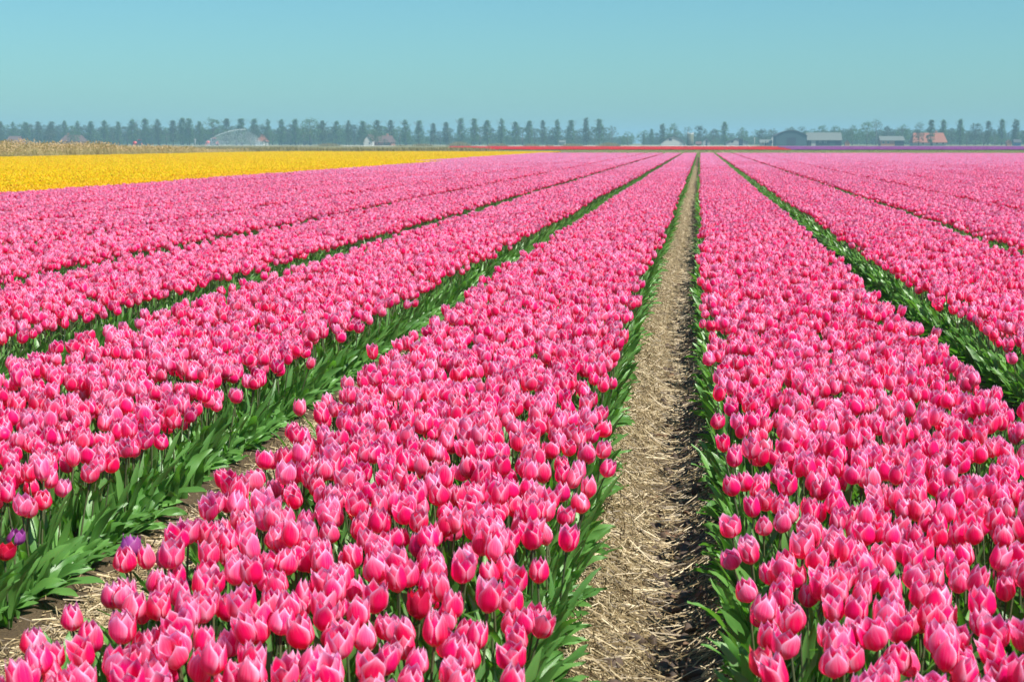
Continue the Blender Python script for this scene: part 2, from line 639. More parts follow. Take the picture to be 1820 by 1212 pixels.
def build_ground():
    xs = [-2800, -900, -300, -60, -20]
    for g, wd in (LG + RG[1:9]):
        if g == LG[0][0]:
            xs += [g - 0.25] + [g - 0.23 + 0.46 * i / 22 for i in range(23)] + [g + 0.25]
        else:
            xs += [g - 0.19, g - 0.17, g - 0.08, g, g + 0.08, g + 0.17, g + 0.19]
    xs += [60, 300, 900, 2800]
    xs = sorted(set(round(x, 4) for x in xs))
    ys = [-40, -5, 0, 1.5]
    y = 2.0
    while y < 30:
        ys.append(y)
        y += 0.045 if y < 9 else 0.25
    ys += [31, 34, 38, 44, 52, 62, 80, 110, FIELD_END, FIELD_END + 8, 300, 600, 1200, 2800]
    nx = len(xs)
    V = []
    for y in ys:
        for x in xs:
            z = ground_z(x + sway(y), y) if -1 < y < FIELD_END + 1 else 0.0
            if 1.5 < y < 30 and abs(x - LG[0][0]) < 0.23:
                k = noise.noise(Vector((x * 22, y * 22, 0))) * 0.012 + noise.noise(Vector((x * 9, y * 7, 5))) * 0.014 + noise.noise(Vector((x * 60, y * 60, 3))) * 0.006
                z += k
            V.append((x + (sway(y) if -1 < y < FIELD_END and abs(x) < 55 else 0), y, z))
    F = [(j * nx + i, j * nx + i + 1, (j + 1) * nx + i + 1, (j + 1) * nx + i) for j in range(len(ys) - 1) for i in range(nx - 1)]
    me = bpy.data.meshes.new('ground')
    me.from_pydata(V, [], F)
    me.materials.append(ground_material())
    me.polygons.foreach_set('use_smooth', [True] * len(F))
    o = bpy.data.objects.new('ground', me)
    link(o)
    tag(o, 'flat brown soil of the tulip field running on as olive grassland to the horizon', kind='structure')


build_ground()

# pale farm road far behind the flower strips
mb = MB()
mb.add([(-270, 575, 0.006), (20, 575, 0.006), (20, 655, 0.006), (-270, 655, 0.006)], [(0, 1, 2, 3)])
o = mb.obj('road', flat_mat('pale concrete road', (0.75, 0.72, 0.62), scale=0.2))
tag(o, 'pale farm road as a thin line in front of the far trees', kind='structure')

# ------------------------------------------------------------------ haze
hz = MB()
hz.box(-3200, -60, -1.6, 3200, 3100, 24.0)
m, t = new_mat('haze air')
pv = t.nodes.new('ShaderNodeVolumePrincipled')
pv.inputs['Density'].default_value = 0.00050
pv.inputs['Color'].default_value = (0.43, 0.77, 0.96, 1)
pv.inputs['Anisotropy'].default_value = 0.0
oo = t.nodes.new('ShaderNodeOutputMaterial')
t.links.new(pv.outputs[0], oo.inputs['Volume'])
o = hz.obj('haze', m, smooth=False)
tag(o, 'thin pale blue haze lying over the flat land', kind='stuff')

# ------------------------------------------------------------------ tulip sources
SPECS = [tulip_spec(100 + i) for i in range(18)]


def tulip_mesh(sp, mat, nu=6, nv=7, name='tulip'):
    mb = MB()
    tulip_into(mb, sp, Matrix.Identity(4), 0.0, nu, nv)
    return mb.mesh(name, [mat, LEAF, STEM])


def bed_points(lo, hi, y0, y1, rs, sx=0.067, sy=0.067, jit=0.40):
    pts = []
    n = max(2, int(round((hi - lo) / sx)))
    dx = (hi - lo) / n
    y = y0
    row = 0
    while y < y1:
        for i in range(n):
            x = lo + (i + 0.5 + (0.25 if row % 2 else -0.25)) * dx + rs.uniform(-jit, jit) * dx
            yy = y + rs.uniform(-jit, jit) * sy
            pts.append((min(max(x, lo + .01), hi - .01), yy))
        y += sy
        row += 1
    return pts


def patch_mesh(seed, mat, width=1.10, length=1.0, nu=2, nv=3, dens=1.0, edge=True, leaves=2, height=1.0, name='tulip patch'):
    rs = random.Random(seed)
    mb = MB()
    pts = bed_points(-width / 2, width / 2, 0, length, rs, 0.067 / dens, 0.067 / dens)
    for x, y in pts:
        if rs.random() < (0.04 if mat is not YEL else 0.12): continue
        sp = SPECS[rs.randrange(len(SPECS))]
        e = max(0, abs(x) / (width / 2) - 0.8) * 5 * (1 if x > 0 else -1)
        T = Matrix.Translation((x, y, 0.02)) @ Matrix.Rotation(rs.gauss(0, .09), 4, 'X') @ Matrix.Rotation(rs.gauss(0, .09) + e * 0.10, 4, 'Y') \
            @ Matrix.Rotation(rs.uniform(0, 6.28), 4, 'Z') @ Matrix.Diagonal((1, 1, rs.uniform(.90, 1.07) * height, 1)).to_4x4()
        tulip_into(mb, sp, T, rs.random(), nu, nv, leaves=leaves, lseg=3, lnu=1 if leaves < 3 else 2)
    if edge:
        for s in (-1, 1):
            for k in range(int(length * 75)):
                az = (0 if s > 0 else math.pi) + rs.uniform(-1.0, 1.0)
                v, f, uv = leaf((s * (width / 2 - rs.uniform(-.01, .09)), rs.uniform(0, length), .02), az, rs.uniform(.15, .25), rs.uniform(.030, .048),
                                rs.uniform(.05, .8), rs.uniform(.5, 1.3), 4, rs.uniform(-.8, .8), 1)
                mb.add(v, f, uv, rs.random(), 1)
    return mb.mesh(name, [mat, LEAF, STEM])


NEAR_V = [tulip_mesh(s, PINK) for s in SPECS]
MID_V = [patch_mesh(300 + i, PINK, nu=3, nv=4, leaves=2) for i in range(5)]
FAR_V = [patch_mesh(400 + i, PINK) for i in range(6)]
C_PINK = src_collection('pink_tulip', NEAR_V + MID_V + FAR_V)
N0, N1, N2 = len(NEAR_V), len(MID_V), len(FAR_V)

# every tulip of the near beds
rs = random.Random(11)
near = []
for lo, hi in LEFT + RIGHT:
    if lo > NEAR * 0.3 or hi < -NEAR * 0.62: continue
    for x, y in bed_points(lo, hi, 2.0, NEAR, rs):
        # thin spots and clumps
        if abs(lo - LEFT[0][0]) < .01 and x < lo + 0.11 * math.exp(-max(0, y - 3) / 3.0): continue
        nz = noise.noise(Vector((x * 3.1, y * 1.9, 1.3)))
        if rs.random() < 0.05 + (0.30 if nz < -0.36 else 0): continue
        ed = max(0.0, (abs(x - (lo + hi) / 2) / ((hi - lo) / 2) - 0.80)) * 5
        out = ed if x > (lo + hi) / 2 else -ed
        if ed > 0 and rs.random() < 0.18: continue
        if ed > 0.5 and rs.random() < 0.16: x += 0.03 * out
        xx = x + sway(y)
        if not in_view(xx, y): continue
        near.append((xx, y, out, lo, rs.random()))

def place(xx, y, out, r):
    rx = rs.gauss(0, .10)
    ry = rs.gauss(0, .095) + out * 0.13 * rs.random()
    rz = rs.uniform(0, 2 * math.pi)
    s = rs.uniform(.93, 1.06)
    sz = s * rs.uniform(.90, 1.06)
    if rs.random() < 0.07: sz *= 0.90
    # lean about the world axes, then turn about its own stem
    e = (Matrix.Rotation(ry, 3, 'Y') @ Matrix.Rotation(rx, 3, 'X') @ Matrix.Rotation(rz, 3, 'Z')).to_euler()
    return e, (s, s, sz)


# the special flowers that stand out (photo pixel of the bloom -> place on the bloom plane)
def on_plane(px, py, z=BLOOM_Z):
    # ray of the photo pixel cut with height z
    a, b = (px - 910) / FPX, (606 - py) / FPX
    vx, vf, vz = a, _cp + b * _sp, -_sp + b * _cp
    k = (z - CAM_H) / vz
    xr, yf = vx * k, vf * k
    return (xr * _cy - yf * _sy, xr * _sy + yf * _cy)


def make_proto(sp, mat):
    """tulip thing with its petals, stem and leaves as meshes to copy"""
    parts = []
    for v, f, uv in bloom_geos(sp, 6, 8):
        mb = MB(); mb.add(v, f, uv)
        parts.append(('petal', mb.mesh('petal', [mat])))
    mb = MB(); v, f, uv = stem_geo(sp['H'], sp['bx'], sp['by'], 7, 4); mb.add(v, f, uv)
    parts.append(('stem', mb.mesh('stem', [STEM])))
    for L in sp['leaves']:
        mb = MB(); v, f, uv = leaf(ns=8, nu=2, **L); mb.add(v, f, uv)
        parts.append(('leaf', mb.mesh('leaf', [LEAF])))
    return parts


def add_tulip(parts, loc, eul, scl, label, group=None, name='tulip'):
    e = bpy.data.objects.new(name, None)
    e.empty_display_size = 0.05
    e.location = loc
    e.rotation_euler = eul
    e.scale = scl
    COL.objects.link(e)
    for nm, me in parts:
        c = bpy.data.objects.new(nm, me)
        c.parent = e
        COL.objects.link(c)
    tag(e, label, 'tulip', group)
    return e


PROTO = [make_proto(s, PINK) for s in SPECS]
special = [
    (1278, 746, PINK, 0.27, 'lone pink tulip leaning out of the bed over the furrow, with straw behind it', 0.62, 'Z'),
    (532, 724, PINK, 0.28, 'lone pink tulip set apart from its bed, standing against the narrow straw gap at left', 0.78, 'Z'),
    (1342, 1192, ORA, 0.26, 'coral red tulip at the bottom corner of the bed right of the straw path', 0.9, 'Z'),
    (12, 992, CRIM, 0.20, 'small red open tulip low among the green leaves of the left bed edge', 1.05, 'Z'),
    (25, 968, PUR, 0.20, 'dull purple tulip low among the green leaves at the far left bed edge', 0.7, 'Z'),
    (239, 985, PUR, 0.27, 'purple tulip in front of the straw gap at the edge of the nearest bed', 0.7, 'Z'),
    (735, 1090, CRIM, 0.27, 'bright red open tulip among pink ones in the nearest bed', 1.05, 'Z'),
    (852, 952, PINK, 0.29, 'wide pale pink tulip standing above its neighbours near the path', 1.02, 'Z'),
]
taken = []
for k, (px, py, mat, z, lab, op, _) in enumerate(special):
    x, y = on_plane(px, py, z)
    sp = tulip_spec(900 + k, op)
    sp['bx'] = sp['by'] = 0
    f = z / (sp['H'] + sp['Hh'] * 0.5)
    add_tulip(make_proto(sp, mat), (x, y, 0.0 if k < 2 else 0.02), (0.02, 0.05, rs.uniform(0, 6)), (1, 1, f), lab)
    taken.append((x, y))
near = [n for n in near if all((n[0] - x) ** 2 + (n[1] - y) ** 2 > 0.055 ** 2 for x, y in taken)]


def hides(n):
    a, b, d = proj(n[0], n[1], BLOOM_Z)
    for (px, py, *_), (x, y) in list(zip(special, taken))[:6]:
        if abs(a - px) < 36 and -10 < b - py < 50 and n[1] < y:
            return True
    return False


near = [n for n in near if not hides(n)]


def shows(n):
    px, py, d = proj(n[0], n[1], BLOOM_Z)
    return -15 < px < 1835 and py < 1235


vis = sorted([n for n in near if shows(n)], key=lambda n: proj(n[0], n[1], BLOOM_Z)[2])
chosen = vis[:281]
cset = set(id(n) for n in chosen)
for n in chosen:
    e, s = place(n[0], n[1], n[2], n[4])
    k = rs.randrange(len(PROTO))
    right = n[0] > -0.1
    side = 'right' if right else 'left'
    if abs(n[2]) > .25 and (n[2] < 0) == right:
        lab, g = 'pink tulip in the outermost row beside the path, on its %s side' % side, 'pink tulips along the %s edge of the path' % side
    elif n[0] > -1.62 and abs(n[2]) > .25:
        lab, g = 'pink tulip at the outer edge of the nearest %s bed, away from the path' % side, 'pink tulips on the outer edge of the nearest %s bed' % side
    elif n[0] > -1.62:
        lab, g = 'pink tulip standing inside the front of the bed %s of the straw path' % side, 'pink tulips inside the front of the bed %s of the path' % side
    else:
        lab, g = 'pink tulip near the front of the second bed left of the straw path', 'nearest pink tulips of the second bed'
    add_tulip(PROTO[k], (n[0], n[1], 0.015), e, s, lab, g)

pos, rot, scl, idx = [], [], [], []
for n in near:
    if id(n) in cset: continue
    e, s = place(n[0], n[1], n[2], n[4])
    pos.append((n[0], n[1], 0.015)); rot.append(tuple(e)); scl.append(s); idx.append(rs.randrange(N0))


def bed_patches(lo, hi, y0, y1, step=1.0):
    y = y0
    wd = hi - lo
    while y < y1 - 0.01:
        cx = (lo + hi) / 2 + sway(y)
        if in_view(cx, y + .5, .26, 120):
            flip = rs.random() < 0.5
            pos.append((cx, y + (step if flip else 0), 0))
            rot.append((0, 0, math.pi if flip else 0))
            mir = 1 if rs.random() < 0.5 else -1
            scl.append((wd / 1.10 * mir * rs.uniform(.985, 1.02), step, rs.uniform(.97, 1.03)))
            # the finer patches give way to the coarser ones little by little
            fine = rs.random() > (y - 38) / 50
            idx.append(N0 + rs.randrange(N1) if fine else N0 + N1 + rs.randrange(N2))
        y += step


for lo, hi in LEFT + RIGHT:
    near_bed = not (lo > NEAR * 0.3 or hi < -NEAR * 0.62)
    if near_bed:
        bed_patches(lo, hi, NEAR, FIELD_END)
    else:
        bed_patches(lo, hi, 12, FIELD_END)
# the far part of the first bed of the yellow field is pink
bed_patches(YELB[0][0], YELB[0][1], 84, FIELD_END)
o = scatter('pink_tulips', C_PINK, pos, rot, scl, idx)
tag(o, 'long beds of pink tulips with pale petal rims running back to the horizon', 'tulips', kind='stuff')
print('pink instances', len(pos))

# ------------------------------------------------------------------ leaves leaning out along the bed edges
def tuft_mesh(seed):
    """even seeds lie out low over the soil, odd seeds stand up along the stems"""
    rs2 = random.Random(seed)
    mb = MB()
    up = seed % 2
    for k in range(4):
        az = rs2.uniform(-1.7, 1.7)
        v, f, uv = leaf((rs2.uniform(-.03, .03), rs2.uniform(-.05, .05), 0), az, rs2.uniform(.22, .37) if up else rs2.uniform(.16, .27), rs2.uniform(.045, .066) if up else rs2.uniform(.046, .068),
                        rs2.uniform(.05, .35) if up else rs2.uniform(.45, 1.15), rs2.uniform(.2, 1.3) if up else rs2.uniform(.3, 1.8), 9, rs2.uniform(-2.2, 2.2), 2, rs2.uniform(.0, .35), rs2.uniform(.004, .013), rs2.uniform(0, 6))
        mb.add(v, f, uv, rs2.random())
    return mb.mesh('leaf tuft', [LEAF])


C_TUFT = src_collection('edge_leaf', [tuft_mesh(50 + i) for i in range(10)])
pos, rot, scl, idx = [], [], [], []
for lo, hi in LEFT + RIGHT:
    if lo > NEAR * 0.3 or hi < -NEAR * 0.62: continue
    for s, ex in ((-1, lo), (1, hi)):
        y = 2.0
        main = abs(ex - LG[0][0]) < 0.3
        while y < NEAR:
            y += rs.uniform(.020, .042)
            x = ex + sway(y) - s * rs.uniform(-.01, .07)
            if not in_view(x, y, 0.1, 120): continue
            if s < 0 and ex < 0 and y < 8 and rs.random() < .6: continue
            pos.append((x, y, .015)); rot.append((0, 0, (0 if s > 0 else math.pi) + rs.gauss(0, .6)))
            k = rs.uniform(.50, .78) * (1.0 if not main else .88)
            if s < 0 and not main and ex < 0: k *= .72
            scl.append((k, k, k * rs.uniform(.8, 1.1))); idx.append(rs.randrange(10))
o = scatter('tulip_leaves', C_TUFT, pos, rot, scl, idx)
tag(o, 'broad green tulip leaves leaning out along the edges of the beds', 'leaves', kind='stuff')
print('tufts', len(pos))

# ------------------------------------------------------------------ straw on the path
m, t = new_mat('dry straw')
rnd = rand_value(t)
c = ramp(t, rnd, [(0.0, (0.08, 0.055, 0.028)), (0.3, (0.20, 0.145, 0.07)), (0.7, (0.33, 0.25, 0.13)), (1.0, (0.60, 0.50, 0.31))])
p = t.nodes.new('ShaderNodeBsdfPrincipled')
p.inputs['Roughness'].default_value = 0.5
p.inputs['Specular IOR Level'].default_value = 0.4
t.links.new(c, p.inputs['Base Color'])
oo = t.nodes.new('ShaderNodeOutputMaterial')
t.links.new(p.outputs[0], oo.inputs['Surface'])
STRAW = m
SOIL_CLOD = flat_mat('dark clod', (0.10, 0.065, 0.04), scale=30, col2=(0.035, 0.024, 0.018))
DEAD = flat_mat('dead leaf brown', (0.19, 0.105, 0.055), scale=20, col2=(0.08, 0.045, 0.025))


def path_z(x):
    t = x / 0.23
    if abs(t) >= 1: return 0.02
    dep = (1 - t) / 0.70 if t > 0.30 else (t + 1) / 1.30
    return 0.02 - 0.085 * dep ** 1.2


def straw_mesh(seed, wd, n, L=0.5, furrow=True):
    rs2 = random.Random(seed)
    mb = MB()
    for k in range(n):
        x = rs2.uniform(-wd / 2, wd / 2)
        # less straw in the bottom of the furrow
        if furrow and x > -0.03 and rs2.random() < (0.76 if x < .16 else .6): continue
        y = rs2.uniform(0, L)
        ln = rs2.choice([.025, .04, .06, .09, .12, .15]) * rs2.uniform(.7, 1.15)
        az = rs2.uniform(0, math.pi)
        if furrow and rs2.random() < 0.45: az = rs2.gauss(2.4 if x < 0 else 0.8, .4)
        dx, dy = math.cos(az) * ln / 2, math.sin(az) * ln / 2
        zf = path_z if furrow else (lambda q: 0.0)
        lift = abs(rs2.gauss(0, .008))
        tilt = rs2.gauss(0, .012)
        z0 = zf(x - dx) + lift - tilt + .003
        z1 = zf(x + dx) + lift + tilt + .003
        zm = max((z0 + z1) / 2, zf(x) + .003) + rs2.uniform(0, .004)
        r = rs2.uniform(.0009, .0019)
        P = [Vector((x - dx, y - dy, z0)), Vector((x + rs2.gauss(0, .003), y + rs2.gauss(0, .003), zm)), Vector((x + dx, y + dy, z1))]
        sd = Vector((-math.sin(az), math.cos(az), 0)) * r
        up = Vector((0, 0, r * 1.4))
        vs = []
        for q in P: vs += [q - sd, q + up, q + sd]
        fs = []
        for j in (0, 3): fs += [(j, j + 1, j + 4, j + 3), (j + 1, j + 2, j + 5, j + 4)]
        mb.add(vs, fs, None, rs2.random(), 0)
    return mb.mesh('straw patch', [STRAW], smooth=False)


C_STRAW = src_collection('straw', [straw_mesh(70 + i, .50, 1500) for i in range(6)] + [straw_mesh(90 + i, .34, 800, furrow=False) for i in range(3)])
pos, rot, scl, idx = [], [], [], []
y = 2.0
while y < 90:
    if in_view(LG[0][0], y + .25, 0, 150):
        pos.append((LG[0][0] + sway(y + .25), y, 0)); rot.append((0, 0, 0)); scl.append((1, 1, rs.uniform(.95, 1.1))); idx.append(rs.randrange(6))
        if y < 30:
            pos.append((LG[0][0] + sway(y + .25), y + .21, 0.001)); rot.append((0, 0, 0)); scl.append((1, 1, 1.0)); idx.append(rs.randrange(6))
    y += .5
for g, wd in LG[1:6] + RG[1:6]:
    y = 2.0
    while y < 40:
        if in_view(g, y + .25, 0, 150):
            for q in (0, 1):
                pos.append((g + sway(y + .25), y + rs.uniform(-.1, .1), -.015)); rot.append((0, 0, 0)); scl.append((1, 1, 1)); idx.append(6 + rs.randrange(3))
        y += .5
o = scatter('straw', C_STRAW, pos, rot, scl, idx)
tag(o, 'loose dry straw covering the path and the gaps between the beds', 'straw', kind='stuff')


def clod_mesh(seed, s, mat):
    rs2 = random.Random(seed)
    mb = MB()
    import bmesh
    bm = bmesh.new()
    bmesh.ops.create_icosphere(bm, subdivisions=2, radius=s)
    for v in bm.verts:
        k = 1 + 0.45 * noise.noise(v.co * (1.1 / s) + Vector((seed, 0, 0)))
        v.co = Vector((v.co.x * k, v.co.y * k * rs2.uniform(.98, 1.02), v.co.z * k * .6))
    mb.add([tuple(v.co) for v in bm.verts], [tuple(v.index for v in f.verts) for f in bm.faces])
    bm.free()
    return mb.mesh('clod', [mat])


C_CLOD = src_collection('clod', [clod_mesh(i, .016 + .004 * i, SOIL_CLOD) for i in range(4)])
pos, rot, scl, idx = [], [], [], []
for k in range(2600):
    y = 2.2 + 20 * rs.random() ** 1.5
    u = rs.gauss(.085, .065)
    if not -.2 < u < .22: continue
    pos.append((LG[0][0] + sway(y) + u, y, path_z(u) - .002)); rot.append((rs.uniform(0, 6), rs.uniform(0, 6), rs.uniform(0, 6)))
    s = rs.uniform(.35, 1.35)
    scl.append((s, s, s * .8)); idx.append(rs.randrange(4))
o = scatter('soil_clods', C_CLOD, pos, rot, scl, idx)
tag(o, 'dark lumps of soil in the bottom of the furrow along the path', 'soil', kind='stuff')


def dead_mesh(seed):
    rs2 = random.Random(seed)
    mb = MB()
    nu, nv = 4, 6
    L, W = rs2.uniform(.05, .09), rs2.uniform(.025, .04)
    vs, uvs = [], []
    for j in range(nv + 1):
        v = j / nv
        wv = W * math.sin(math.pi * (.08 + .84 * v)) ** .8
        for i in range(nu + 1):
            u = -1 + 2 * i / nu
            z = .012 * noise.noise(Vector((u * 1.5, v * 3, seed))) + .012 * abs(u) ** 1.5 + .014 * math.sin(v * 3)
            vs.append((u * wv / 2, (v - .5) * L, z)); uvs.append((i / nu, v))
    m_ = nu + 1
    mb.add(vs, [(j * m_ + i, j * m_ + i + 1, (j + 1) * m_ + i + 1, (j + 1) * m_ + i) for j in range(nv) for i in range(nu)], uvs, rs2.random())
    return mb.mesh('dead leaf', [DEAD])


C_DEAD = src_collection('dead_leaf', [dead_mesh(i) for i in range(5)])
pos, rot, scl, idx = [], [], [], []
for k in range(170):
    y = 2.4 + 15 * rs.random() ** 1.4
    u = rs.gauss(.05, .06)
    if not -.18 < u < .2: continue
    pos.append((LG[0][0] + sway(y) + u, y, path_z(u) + .008)); rot.append((rs.gauss(0, .4), rs.gauss(0, .4), rs.uniform(0, 6)))
    s = rs.uniform(.3, .75)
    scl.append((s, s, s)); idx.append(rs.randrange(5))
o = scatter('dead_leaves', C_DEAD, pos, rot, scl, idx)
tag(o, 'curled brown dead leaves lying in the dark furrow of the path', 'dead leaves', kind='stuff')

# ------------------------------------------------------------------ yellow field
YSRC = []
for i in range(5):
    mb = MB()
    tulip_into(mb, SPECS[i], Matrix.Identity(4), 0, 3, 4, leaves=3, lseg=3)
    YSRC.append(mb.mesh('yellow tulip', [YEL, LEAF, STEM]))
YP = [patch_mesh(500 + i, YEL, edge=False, name='yellow patch', dens=1.05) for i in range(5)]
C_YEL = src_collection('yellow_tulip', YSRC + YP)
pos, rot, scl, idx = [], [], [], []
for bi, (lo, hi) in enumerate(YELB):
    y0 = 25 if bi < 4 else 40
    y1 = YEL_END
    if bi == 0: y1 = 84
    if bi == 0:
        for x, y in bed_points(lo, hi, 30, 62, rs):
            if rs.random() < .06 or not in_view(x, y): continue
            pos.append((x, y, .015)); rot.append((rs.gauss(0, .08), rs.gauss(0, .08), rs.uniform(0, 6))); scl.append((1.0, 1.0, rs.uniform(.9, 1.06))); idx.append(rs.randrange(5))
        y0 = 62
    wd = hi - lo
    y = y0
    while y < y1:
        cx = (lo + hi) / 2
        if in_view(cx, y + .5, .26, 150):
            flip = rs.random() < .5
            pos.append((cx, y + (1 if flip else 0), 0)); rot.append((0, 0, math.pi if flip else 0))
            scl.append((wd / 1.10 * (1 if rs.random() < .5 else -1), 1, rs.uniform(.96, 1.05))); idx.append(5 + rs.randrange(5))
        y += 1
o = scatter('yellow_tulips', C_YEL, pos, rot, scl, idx)
tag(o, 'broad field of bright yellow tulips on the left behind the pink beds', 'tulips', kind='stuff')
print('yellow', len(pos))

# stray flowers of another colour standing in the pink beds
strays = [
    (75, 352, YEL, .29, 'lone yellow tulip in a pink bed at far left, just below the yellow field'),
    (783, 306, YEL, .29, 'left one of two yellow tulips side by side in the far pink beds'),
    (803, 304, YEL, .29, 'right one of two yellow tulips side by side in the far pink beds'),
    (753, 362, YEL, .29, 'small yellow tulip alone in a pink bed left of the middle'),
    (1326, 293, YEL, .29, 'yellow tulip in the far pink bed just right of the straw path'),
    (1518, 271, YEL, .34, 'yellow tulip sticking up at the far end of the pink field'),
    (1764, 273, YEL, .34, 'yellow tulip at the far end of the pink field, near the right edge'),
    (1466, 300, RED, .30, 'red tulip by a dark gap in the far pink beds on the right'),
    (1812, 316, RED, .30, 'red tulip in the far pink beds near the right edge of the view'),
    (940, 276, RED, .32, 'red tulip by the tip of the yellow field'),
    (1074, 275, ORA, .32, 'orange tulip at the far end of the pink beds left of the path'),
]
for k, (px, py, mat, z, lab) in enumerate(strays):
    x, y = on_plane(px, py, z)
    if y > FIELD_END - 1:
        x *= (FIELD_END - 2) / y
        y = FIELD_END - 2
    sp = tulip_spec(950 + k, 1.0)
    s = 1.3
    add_tulip(make_proto(sp, mat), (x, y, 0.0), (0, 0, k), (s, s, z / (sp['H'] + sp['Hh'] * .5)), lab)

# ------------------------------------------------------------------ far strips: low crop, red, purple
C_RED = src_collection('red_tulip', [patch_mesh(600 + i, RED, edge=False, nu=2, nv=2, name='red patch') for i in range(3)])
C_PUR = src_collection('purple_tulip', [patch_mesh(620 + i, PUR, edge=False, nu=2, nv=2, name='purple patch') for i in range(3)])


def low_patch(seed):
    rs2 = random.Random(seed)
    mb = MB()
    for k in range(260):
        x, y = rs2.uniform(-.55, .55), rs2.uniform(0, 1)
        v, f, uv = leaf((x, y, .0), rs2.uniform(0, 6.28), rs2.uniform(.12, .30), rs2.uniform(.02, .04), rs2.uniform(.1, .7), rs2.uniform(.2, 1), 2, 0, 1)
        mb.add(v, f, uv, rs2.random())
    return mb.mesh('low crop patch', [LOWG])


C_LOW = src_collection('low_crop', [low_patch(640 + i) for i in range(3)])


def band(name, coll, n, fx, y0, y1, px, sx, sy, label, cat, sz=1.0):
    """fx(y) -> (left, right)"""
    pos, rot, scl, idx = [], [], [], []
    y = y0
    while y < y1:
        l, r_ = fx(y)
        x = math.ceil(l / px) * px
        while x < r_:
            a, b, d = proj(x, y, .3)
            if -150 < a < 1970:
                pos.append((x + rs.uniform(-.03, .03), y, 0)); rot.append((0, 0, 0)); scl.append((sx * (1 if rs.random() < .5 else -1), sy, sz * rs.uniform(.94, 1.06))); idx.append(rs.randrange(n))
            x += px
        y += sy
    o = scatter(name, coll, pos, rot, scl, idx)
    tag(o, label, cat, kind='stuff')
    print(name, len(pos))


band('low_green_crop', C_LOW, 3, lambda y: (max(-34, -0.135 * y - 1) if y > 178 else -14.2, 60), FIELD_END + 2, 238, 1.58, 1.12, 2.0,
     'low olive green crop in rows between the pink field and the red and purple strips', 'crop', .80)
band('red_tulips', C_RED, 3, lambda y: (-0.146 * y, 12 + (y - 240) * .03), 240, 430, 2.3, 2.05, 2.3,
     'thin strip of bright red tulips across the far end of the field', 'tulips', 1.02)
band('purple_tulips', C_PUR, 3, lambda y: (12.8 + (y - 237) * .035, 105), 237, 440, 2.3, 2.05, 2.3,
     'thin strip of purple tulips in front of the barns at right', 'tulips', 1.04)

# ------------------------------------------------------------------ reeds and rough grass on the left
REED = leaf_mat('dry reed', (0.34, 0.26, 0.12), (0.62, 0.50, 0.28), .3, .7, .2)
PLUME = leaf_mat('reed plume', (0.34, 0.22, 0.11), (0.55, 0.40, 0.22), .25, .9, .1)


def reed_mesh(seed, h=1.9, n=70, w_=1.0):
    rs2 = random.Random(seed)
    mb = MB()
    for k in range(n):
        x, y = rs2.uniform(-.6, .6), rs2.uniform(-.6, .6)
        hh = h * rs2.uniform(.55, 1.05)
        az = rs2.uniform(0, 6.28)
        v, f, uv = leaf((x, y, 0), az, hh, rs2.uniform(.015, .03) * w_, rs2.uniform(.0, .14), rs2.uniform(.0, .45), 3, 0, 1, .2)
        mb.add(v, f, uv, rs2.random(), 0)
        tip = Vector(v[-1])
        for q in range(2):
            v2, f2, uv2 = leaf(tuple(tip - Vector((0, 0, .02))), az + rs2.uniform(-1, 1), rs2.uniform(.12, .26), .05 * w_, rs2.uniform(.1, .8), 1.0, 2, 0, 1, .2)
            mb.add(v2, f2, uv2, rs2.random(), 1)
        for q in range(2):
            z = rs2.uniform(.1, .7) * hh
            v2, f2, uv2 = leaf((x, y, z), rs2.uniform(0, 6.28), rs2.uniform(.25, .5), .025 * w_, rs2.uniform(.3, .9), 1.2, 3, 0, 1, .2)
            mb.add(v2, f2, uv2, rs2.random(), 0)
    return mb.mesh('reed patch', [REED, PLUME])


C_REED = src_collection('reed', [reed_mesh(700 + i) for i in range(5)])
pos, rot, scl, idx = [], [], [], []
for k in range(650):
    y = rs.uniform(70, 178)
    x = -46.2 - rs.uniform(0, 5.5)
    a, b, d = proj(x, y, 1)
    if not -150 < a < 1900: continue
    hk = .60 if y < 118 else (.66 - (y - 118) * .0075 if y < 160 else .32)
    if rs.random() < (y - 140) * .02: continue
    cl = 1 + .25 * noise.noise(Vector((x * .3, y * .25, 0)))
    s = rs.uniform(.9, 1.25)
    pos.append((x, y, 0)); rot.append((0, 0, rs.uniform(0, 6.28))); scl.append((s, s, hk * rs.uniform(.72, 1.08) * cl)); idx.append(rs.randrange(5))
o = scatter('reeds', C_REED, pos, rot, scl, idx)
tag(o, 'tall dry golden reeds along the ditch at the left behind the yellow tulips', 'reeds', kind='stuff')

ROUGH = leaf_mat('rough grass', (0.13, 0.13, 0.05), (0.34, 0.27, 0.14), .2, .8, .2)


def rough_mesh(seed):
    rs2 = random.Random(seed)
    mb = MB()
    for k in range(150):
        x, y = rs2.gauss(0, .8), rs2.gauss(0, .8)
        v, f, uv = leaf((x, y, 0), rs2.uniform(0, 6.28), rs2.uniform(.25, .75), .06, rs2.uniform(0, .5), .6, 2, 0, 1, .2)
        mb.add(v, f, uv, rs2.random(), 0)
    return mb.mesh('rough grass patch', [ROUGH])


C_ROUGH = src_collection('rough_grass', [rough_mesh(720 + i) for i in range(4)])
pos, rot, scl, idx = [], [], [], []
for k in range(5200):
    y = 180 + 420 * rs.random() ** 1.3
    x = rs.uniform(-.46 * y, -.13 * y)
    a, b, d = proj(x, y, 0)
    if not -60 < a < 860: continue
    nz = noise.noise(Vector((x * .02, y * .012, 4)))
    if nz < -.12: continue
    s = rs.uniform(.9, 1.7)
    pos.append((x, y, 0)); rot.append((0, 0, rs.uniform(0, 6.28))); scl.append((s, s, rs.uniform(.5, 1.1) * (1.0 if y < 240 else .25))); idx.append(rs.randrange(4))
